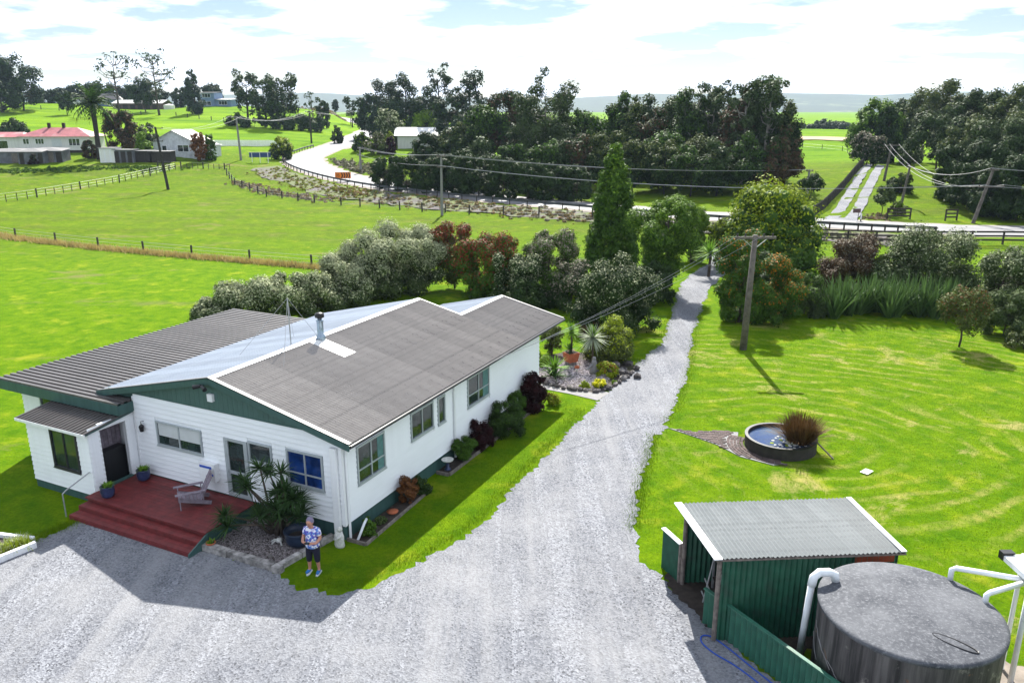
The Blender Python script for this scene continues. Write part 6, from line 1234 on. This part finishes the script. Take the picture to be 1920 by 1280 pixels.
# ------------------------------------------------------------------ fences
def post_fence(name, label, pts, step, h, wires=3, alt=None, group=None, r=.07, mat='postwood', lean=.04):
    t = thing(name, label, 'fence', (pts[0].x, pts[0].y, 0), 0, group); o = Vector((pts[0].x, pts[0].y, 0)); P = dense(pts, step); tops = []
    for k, p in enumerate(P):
        z = ground(p.x, p.y); hh = h * (1 if not alt or k % alt == 0 else .8); rr4 = r * (1 if not alt or k % alt == 0 else .5); lx, ly = random.uniform(-lean, lean), random.uniform(-lean, lean)
        q = Vector((p.x, p.y, z)) - o; MB().tube([q - Vector((0, 0, .2)), q + Vector((lx, ly, hh))], rr4, 6).build('post', mat, t); tops.append(q)
    for j in range(wires):
        zz_ = h * (.3 + .6 * j / max(1, wires - 1)); MB().tube([q + Vector((0, 0, zz_)) for q in tops], .012, 3, caps=False).build('fence_wire', 'wire', t)
    return t
post_fence('paddock_fence', 'wire fence with dark posts between near lawn field and paddock', [at_z(-60, 430), at_z(30, 447), at_z(185, 465), at_z(360, 481), at_z(585, 500), at_z(640, 506)], 4.2, 1.0, 3, None, None, .085)
post_fence('paddock_fence', 'long wire fence with thin battens below the farmhouse sheds', [at_dist(-30, 383, 108), at_dist(52, 371, 114), at_dist(135, 356, 122), at_dist(212, 345, 130), at_dist(270, 336, 138), at_dist(330, 327, 146)], 1.6, 1.25, 3, 5, None, .1)
post_fence('paddock_fence', 'wire fence with dark posts along the foot of the road bank', [at_dist(425, 322, 142), at_dist(440, 340, 131), at_dist(500, 371, 118), at_dist(590, 383, 112), at_dist(640, 388, 109.5), at_dist(750, 400, 104), at_dist(880, 414, 99), at_dist(1010, 424, 95), at_dist(1110, 432, 92)], 3.4, 1.15, 3, None, None, .1)
post_fence('paddock_fence', 'close-set post fence along the cottage yard', [at_dist(295, 303, 148), at_dist(360, 303, 148), at_dist(430, 305, 148)], .95, 1.2, 2, 4, None, .11)
post_fence('paddock_fence', 'dark close-set fence along the gravel track', [at_dist(1524, 405, 92), at_dist(1548, 382, 98), at_dist(1582, 345, 111), at_dist(1604, 322, 124), at_dist(1618, 308, 136)], .55, 1.2, 3, None, None, .10)
post_fence('paddock_fence', 'thin far fence crossing the field beyond the grove', [at_dist(1505, 272, 215), at_dist(1580, 276, 205), at_dist(1600, 282, 196)], 4.5, 1.2, 2)
post_fence('paddock_fence', 'wire fence on the hillside below the crest', [at_dist(10, 198, 310), at_dist(110, 200, 305), at_dist(200, 204, 300), at_dist(330, 214, 290), at_dist(420, 228, 270), at_dist(520, 236, 246), at_dist(640, 240, 240)], 7, 1.3, 2, None, None, .14)
def rail_fence(label, pts, step=2.4, h=1.2, rails=3):
    t = thing('rail_fence', label, 'fence', (pts[0].x, pts[0].y, 0), 0); o = Vector((pts[0].x, pts[0].y, 0)); P = [Vector((p.x, p.y, ground(p.x, p.y))) - o for p in dense(pts, step)]
    for q in P: MB().bar(q - Vector((0, 0, .2)), q + Vector((0, 0, h + .05)), .13, .13).build('post', 'railwood', t)
    for a, b in zip(P[:-1], P[1:]):
        for j in range(rails): z = h * (.35 + .62 * j / (rails - 1)); MB().bar(a + Vector((0, -.09, z)), b + Vector((0, -.09, z)), .04, .16).build('rail', 'railwood', t)
rail_fence('dark timber rail fence beside the road behind the lawn shrubs', [at_dist(1535, 466, 76.5), at_dist(1640, 470, 75), at_dist(1760, 474, 74), at_dist(1935, 478, 73)])
rail_fence('dark timber rails at the paddock gate across the road', [at_dist(1662, 417, 89), at_dist(1705, 417, 89)], 1.6, 1.25); rail_fence('dark timber rails at the paddock corner by the thicket', [at_dist(1771, 420, 88), at_dist(1792, 421, 88)], 1.2, 1.25)
# guard rail: near edge of the road round the bend
gr = thing('guard_rail', 'long steel guard rail following the near edge of the curving road', 'guard rail', (0, 0, 0), 0)
gp_ = []
for i in range(len(rp)):
    if 24 <= i <= 100:
        d = rp[min(i+1, len(rp)-1)] - rp[max(i-1, 0)]; d.z = 0; d.normalize(); s = Vector((-d.y, d.x, 0)); gp_.append(rp[i] + s * 4.25)
gp_ = [p for p in dense(gp_, 2.0)]
beam = MB(); n = len(gp_); prof = [(.0, .42), (.05, .47), (.0, .52), (.05, .57), (.0, .62), (.05, .67), (0, .72)]
vs = []
for i, p in enumerate(gp_):
    d = gp_[min(i+1, n-1)] - gp_[max(i-1, 0)]; d.z = 0; d.normalize(); s = Vector((d.y, -d.x, 0))
    for (a, b) in prof: vs.append(p + s * a + Vector((0, 0, b)))
m_ = len(prof); beam.add(vs, [(i*m_+k, i*m_+k+1, (i+1)*m_+k+1, (i+1)*m_+k) for i in range(n-1) for k in range(m_-1)]); beam.build('beam', 'railsteel', gr)
for p in gp_: MB().bar(p + Vector((0, 0, -.5)), p + Vector((0, 0, .72)), .12, .15).build('post', 'railwood', gr)
# ------------------------------------------------------------------ signs
def text_mesh(body, size, depth=.004):
    c = bpy.data.curves.new('lettering', 'FONT'); c.body = body; c.size = size; c.extrude = depth; c.align_x = 'CENTER'; c.align_y = 'CENTER'; o = bpy.data.objects.new('lettering', c); COL.objects.link(o)
    dg = bpy.context.evaluated_depsgraph_get(); me = bpy.data.meshes.new_from_object(o.evaluated_get(dg)); bpy.data.objects.remove(o); return me
sp_ = at_dist(643, 329, 131); sg = ground(sp_.x, sp_.y)
sn = thing('chevron_sign', 'orange road bend sign with 35 and black chevrons on white posts', 'road sign', (sp_.x, sp_.y, sg), math.radians(6))
zb = sp_.z - sg; MB().box(-1.25, 1.25, -.03, 0, zb - .48, zb + .48).build('board', 'orange', sn); tm = text_mesh('35', .62); tm.materials.append(M['black']); o = link('numeral', tm, sn); o.rotation_euler = (math.pi/2, 0, 0); o.location = (-.82, -.034, zb)
for k in range(4):
    x = -.32 + k * .38; MB().add([(x, -.036, zb + .42), (x + .2, -.036, zb + .42), (x + .36, -.036, zb), (x + .2, -.036, zb - .42), (x, -.036, zb - .42), (x + .16, -.036, zb)], [(0, 5, 2, 1), (5, 4, 3, 2)]).build('chevron', 'black', sn)
MB().box(-1.27, 1.27, -.034, -.002, zb + .482, zb + .51).build('edge', 'black', sn)
for x in (-.9, -.3, .4, 1.0): MB().bar((x, .04, -.6 if x < 0 else -.3), (x, .04, zb + .3), .09, .06).build('post', 'signwhite', sn)
bs = at_dist(488, 300, 158); bsg = ground(bs.x, bs.y); t = thing('road_sign_board', 'wide navy sign board on white posts outside the bend', 'road sign', (bs.x, bs.y, bsg), .1); MB().box(-2.0, 2.0, -.04, 0, 1.0, 1.9).build('board', 'signblue', t); MB().box(-2.05, 2.05, -.05, .01, 1.9, 1.97).build('top_edge', 'cream', t)
for x in (-1.5, 0, 1.5): MB().bar((x, -.08, -.2), (x, -.08, 1.85), .1, .06).build('post', 'signwhite', t)
ts = place(1604, 418, 88); t = thing('track_sign', 'small dark sign on a thin post at the track entrance', 'sign', ts, 0); MB().box(-.42, .42, -.02, 0, 1.0, 1.45).build('board', 'brownwall', t); MB().bar((.22, .03, -.1), (.22, .03, 1.4), .05, .05).build('post', 'railwood', t)
tm2 = place(1613, 420, 87.5); t = thing('marker_post', 'white marker post with dark foot beside the track sign', 'post', tm2, 0); MB().bar((0, 0, .35), (0, 0, 1.0), .12, .06).build('marker', 'signwhite', t); MB().bar((0, 0, -.1), (0, 0, .35), .12, .06).build('foot', 'black', t)
# ------------------------------------------------------------------ poles and lines
def upole(label, px, ybase, d, ytop, lean=0.0, arms=((-.9, .9, 0.0),), mat='polewood', r=.16, concrete=False):
    p = at_dist(px, ybase, d); g0 = ground(p.x, p.y); h = at_dist(px, ytop, d).z - g0; t = thing('utility_pole', label, 'pole', (p.x, p.y, g0), 0)
    MB().tube([(0, 0, -.3), (lean, 0, h)], [r * 1.2, r * .8], 8).build('post', 'concrete' if concrete else mat, t); tops = []
    for (a, b, dz_) in arms:
        MB().bar((lean + a, -.12, h - .2 + dz_), (lean + b, -.12, h - .2 + dz_), .1, .12).build('crossarm', mat, t)
        for x in (a + .1, (a + b) / 2 - .3, b - .1): MB().lathe([(.05, 0), (.06, .08), (0, .16)], 6, lean + x, -.12).build('insulator', 'ceramic', t).location = (0, 0, h - .13 + dz_); tops.append(Vector((p.x + lean + x, p.y - .12, g0 + h + dz_)))
    return tops
u1 = upole('dark leaning timber pole standing alone in the open paddock', 316, 357, 125, 238, -.9, ((-1.2, 1.2, 0), (-.9, 1.0, -1.9)), 'postwood', .2)
u2 = upole('pale concrete pole with white band at the foot of the road bank', 829, 409, 98, 290, .05, ((-.55, .55, 0), (-.55, .55, -1.25)), 'polewood', .15, True)
u3 = upole('pale pole beside the navy sign board', 452, 300, 160, 218, -.2, ((-1.2, 1.2, 0),), 'concrete', .2, True)
u4 = upole('dark pole with white band beside the hill road', 584, 266, 205, 208, .0, ((-1.0, 1.0, 0),), 'postwood', .2)
u5 = upole('leaning pale pole before the roadside thicket', 1822, 426, 86, 315, 1.35, ((-.5, .5, 0), (-1.4, 1.4, -1.75)), 'polewood', .17)
u6 = upole('pale pole at the top of the track with crossarm', 1657, 340, 116, 270, .5, ((-1.2, 1.0, 0),), 'polewood', .17)
u7 = upole('short pale pole among the track-side bushes', 1690, 378, 98, 310, .5, ((-.5, .5, 0),), 'polewood', .15)
u8 = upole('dark thin pole beside the road near the crest', 661, 240, 285, 208, 0, ((-.8, .8, 0),), 'postwood', .2)
u9 = upole('pole standing among the grove trees', 1512, 375, 108, 318, 0, ((-.5, .5, 0),), 'polewood', .16, True)
u10 = upole('thin dark pole beside the palm', 210, 300, 154, 245, -.8, ((-.6, .6, 0),), 'postwood', .14)
MB().bar((0, 0, 0), (.01, 0, 0), .01, .01)
LG = 'overhead lines across the view'
def run(a, b, sag, r, lb, n=2, mat='wire'):
    for k in range(min(n, len(a), len(b))): wire('overhead_line', lb, a[k * (len(a) - 1) // max(1, n - 1)] if n > 1 else a[0], b[k * (len(b) - 1) // max(1, n - 1)] if n > 1 else b[0], sag, r, mat, LG + ' ' + lb.split(' ')[-1])
run(u2[:3], u9[:3], .8, .022, 'upper overhead line from the bank pole to the grove'); None
run(u2[3:5], [v for v in u5[3:5]], 1.3, .024, 'lower overhead line from the bank pole to the leaning', 2)
u11 = upole('short pale pole in the scrub inside the road bend', 676, 306, 146, 276, 0, ((-.5, .5, 0), (-.5, .5, -1.2)), 'polewood', .2, True); u12 = upole('pale pole farther along the road verge past the thicket', 2075, 445, 82, 318, 0, ((-.5, .5, 0), (-1.4, 1.4, -1.75)), 'polewood', .17)
run(u2[:3], u11[:3], .5, .022, 'upper overhead line from the bank pole westwards'); run(u2[3:], u11[3:], .5, .022, 'lower overhead line from the bank pole westwards', 1)
run(u5[:2], u12[:2], .3, .022, 'upper overhead line from the leaning pole eastwards'); run(u5[3:], u12[3:], .3, .022, 'lower overhead line from the leaning pole eastwards')
run(u5[:2], u7[:2], .9, .022, 'overhead line from leaning pole to the track bushes'); run(u6, u5[3:], 2.0, .022, 'sagging overhead line from track top to the leaning pole', 3)
run(u1[:3], u3[:3], 1.2, .018, 'overhead line from paddock pole to the sign board'); run(u3, u4, 1.5, .022, 'overhead line from sign board pole uphill', 3); run(u4, u8, 1.0, .03, 'overhead line from banded pole to the crest', 2)
# ------------------------------------------------------------------ scrub on the road bank, tufts, dry strips
def scatter(name, label, pts, spread, n, size, h, mats, seed, K=None):
    r = np.random.default_rng(seed); C = []
    P = dense(pts, 1.2)
    for p in P:
        for _ in range(max(3, int(spread * 7))):
            C.append((p.x + r.normal() * spread * .45, p.y + r.normal() * spread * .45, r.uniform(-.25, .3)))
    C = np.array(C); dd_, _z = road_near(C[:, 0], C[:, 1]); C = C[dd_ > 5.0]; C[:, 2] = ground_np(C[:, 0], C[:, 1]) + h * C[:, 2]
    R = r.uniform(.25, 1.0, len(C)) * h * .45
    V, Fq, c = leaf_cloud(C, R, n, size * 1.55, up=.85, seed=seed, shell=.1, flat=.6, aspect=.24); mi = (r.random(n) < .4).astype(int) if len(mats) > 1 else None
    tag(link(name, array_mesh(name, V, Fq, mats, mi)), label, None, None, 'stuff')
bank = []
for i in range(24, 84):
    d = rp[min(i+1, len(rp)-1)] - rp[max(i-1, 0)]; d.z = 0; d.normalize(); bank.append(rp[i] + Vector((-d.y, d.x, 0)) * 8.3)
strip('bank_soil', bank[:58], 2.3, 'banksoil', 'dry weedy earth of the road bank', .10, jit=.7)
def seg(a, b): return bank[max(0, int(a)):int(b)]
scatter('bank_scrub', 'grey-mauve dead scrub on the road bank', seg(0, 26), 2.6, 26000, .24, .7, ['lf_mauve', 'lf_mauve'], 1)
scatter('bank_weeds', 'brown dry weeds on the road bank below the sign', seg(22, 42), 3.2, 15000, .27, .8, ['lf_dryweed', 'lf_olive'], 2)
scatter('bank_grass', 'yellow-green long grass on the bend bank', seg(38, 56), 3.4, 11000, .28, .7, ['lf_yellow', 'lf_dryweed'], 3)
scatter('gully_scrub', 'grey dead scrub in the gully beside the paddock', [at_dist(445, 335, 133), at_dist(520, 365, 121), at_dist(610, 378, 115)], 2.4, 5000, .34, .7, ['lf_mauve', 'lf_dryweed'], 4)
scatter('inner_scrub', 'mauve and olive scrub inside the road bend', [at_dist(640, 300, 160), at_dist(668, 318, 142), at_dist(690, 325, 135)], 4.5, 6000, .4, 1.3, ['lf_mauve', 'lf_olive'], 5)
scatter('hillside_weeds', 'green weeds before the farmhouse sheds', [at_dist(-20, 312, 140), at_dist(120, 308, 144), at_dist(200, 306, 146), at_dist(300, 308, 146)], 3.5, 7000, .42, .7, ['lf_green', 'lf_bright'], 6)
scatter('gate_litter', 'dead pinkish scrub beside the paddock gate', [at_dist(1640, 405, 90), at_dist(1650, 425, 86.5), at_dist(1655, 400, 92)], 1.8, 2500, .26, .4, ['lf_mauve', 'lf_dryweed'], 7)
scatter('crest_scrub', 'dry scrub on the far road cutting', [at_dist(615, 214, 360), at_dist(650, 218, 340)], 8, 2500, 1.0, 2.0, ['lf_dryweed', 'lf_mauve'], 8)
def tufts(name, label, path, width, n, length, mat, seed):
    r = random.Random(seed); P = dense(path, .3); V = []; Fq = []; XY = [(lambda p: (p.x + r.gauss(0, width), p.y + r.gauss(0, width)))(r.choice(P)) for _ in range(n)]; ZZ = ground_np([q[0] for q in XY], [q[1] for q in XY])
    for k in range(n):
        x, y = XY[k]; z = float(ZZ[k]) if y > 60 else 0.0; a = r.uniform(0, 6.28); L = length * r.uniform(.5, 1.2); le = r.uniform(.0, .9); w2 = L * .07; o = len(V)
        dx_, dy_ = math.cos(a), math.sin(a); V += [(x - dy_ * w2, y + dx_ * w2, z), (x + dy_ * w2, y - dx_ * w2, z), (x + dx_ * L * math.sin(le), y + dy_ * L * math.sin(le), z + L * math.cos(le))]; Fq.append((o, o+1, o+2))
    mb = MB(); mb.v = V; mb.f = Fq; mb.mi = [0] * len(Fq); tag(mb.build(name, mat), label, None, None, 'stuff')
tufts('dry_fence_grass', 'dry straw grass along the paddock fence line', [at_z(-60, 432), at_z(30, 449), at_z(185, 467), at_z(360, 483), at_z(585, 502), at_z(640, 508)], .32, 9000, .5, 'drygrass', 1)
dl = [Vector(p + (0,)) for p in ((11.9, 56), (8.3, 42.3), (5.75, 37.2))]; dl2 = [Vector(p + (0,)) for p in ((3.7, 21.9), (4.5, 25.2), (5.55, 29.1))]; dl3 = [Vector(p + (0,)) for p in ((6.3, 30.6), (7.1, 32.3), (8.5, 36.6), (10.5, 44.3), (12.3, 50))]; dl4 = [Vector(p + (0,)) for p in ((3.0, 31.8), (.8, 26.8), (-1.15, 22.2), (-2.7, 20.2), (-4.4, 18.8), (-5.6, 19.0))]; dl5 = [Vector(p + (0,)) for p in ((-13.5, 22.3), (-14.4, 21.0), (-15.4, 20.2))]
for k, d in enumerate((dl, dl2, dl3, dl4, dl5)): tufts('edge_grass', ('grass tufts along the left edge of the far drive', 'grass tufts along the drive edge beside the shed lawn', 'grass tufts along the right edge of the far drive', 'grass tufts along the side lawn edge', 'grass tufts at the yard corner left of the steps')[k], d, .16, 3500, .10, 'bladegrass', 10 + k)
def lawn(name, label, poly, n, L, seed):
    r = np.random.default_rng(seed); xs = [p[0] for p in poly]; ys = [p[1] for p in poly]; pts = np.stack([r.uniform(min(xs), max(xs), n * 2), r.uniform(min(ys), max(ys), n * 2)], 1); ins = np.zeros(len(pts), bool); j = len(poly) - 1
    for i in range(len(poly)):
        a, b = poly[i], poly[j]; c = ((a[1] > pts[:, 1]) != (b[1] > pts[:, 1])) & (pts[:, 0] < (b[0]-a[0]) * (pts[:, 1]-a[1]) / (b[1]-a[1] + 1e-12) + a[0]); ins ^= c; j = i
    p = pts[ins][:n]; m = len(p); a = r.uniform(0, 6.28, m); le = r.uniform(0, 1.0, m); l = L * r.uniform(.5, 1.2, m); dx_, dy_ = np.cos(a), np.sin(a); w2 = l * .10; z = np.zeros(m)
    V = np.stack([np.stack([p[:, 0] - dy_ * w2, p[:, 1] + dx_ * w2, z], 1), np.stack([p[:, 0] + dy_ * w2, p[:, 1] - dx_ * w2, z], 1), np.stack([p[:, 0] + dx_ * l * np.sin(le), p[:, 1] + dy_ * l * np.sin(le), z + l * np.cos(le)], 1)], 1).reshape(-1, 3)
    tag(link(name, array_mesh(name, V, np.arange(3 * m).reshape(m, 3), ['bladegrass'])), label, None, None, 'stuff')
lawn('lawn_grass', 'short mown grass blades of the side lawn strip', [(3.0, 31.7), (.8, 26.7), (-1.15, 22.2), (-2.6, 20.15), (-4.5, 18.6), (-5.6, 19.2), (-4.0, 21.0), (2.2, 33.6)], 30000, .055, 1)
lawn('lawn_grass', 'short mown grass blades of the pond lawn', [(3.8, 22), (4.3, 19.9), (9.3, 19.5), (12, 16), (20, 16), (24, 30), (26, 45), (14, 45), (10.5, 44), (7.1, 32.3), (5.7, 29.2)], 90000, .06, 2)
# ------------------------------------------------------------------ air
hzb = MB().box(-3400, 3400, -260, 4300, -8, 110).build('haze', 'grass'); hzb.data.materials.clear()
hm = bpy.data.materials.new('thin_haze'); hm.use_nodes = True; hm.node_tree.nodes.clear(); ho = hm.node_tree.nodes.new('ShaderNodeOutputMaterial'); hv = hm.node_tree.nodes.new('ShaderNodeVolumePrincipled'); hv.inputs['Color'].default_value = (0.62, 0.80, 1.0, 1); hv.inputs['Density'].default_value = 0.00010; hm.node_tree.links.new(hv.outputs[0], ho.inputs['Volume']); hzb.data.materials.append(hm); tag(hzb, 'thin blue haze filling the valley air', None, None, 'stuff')
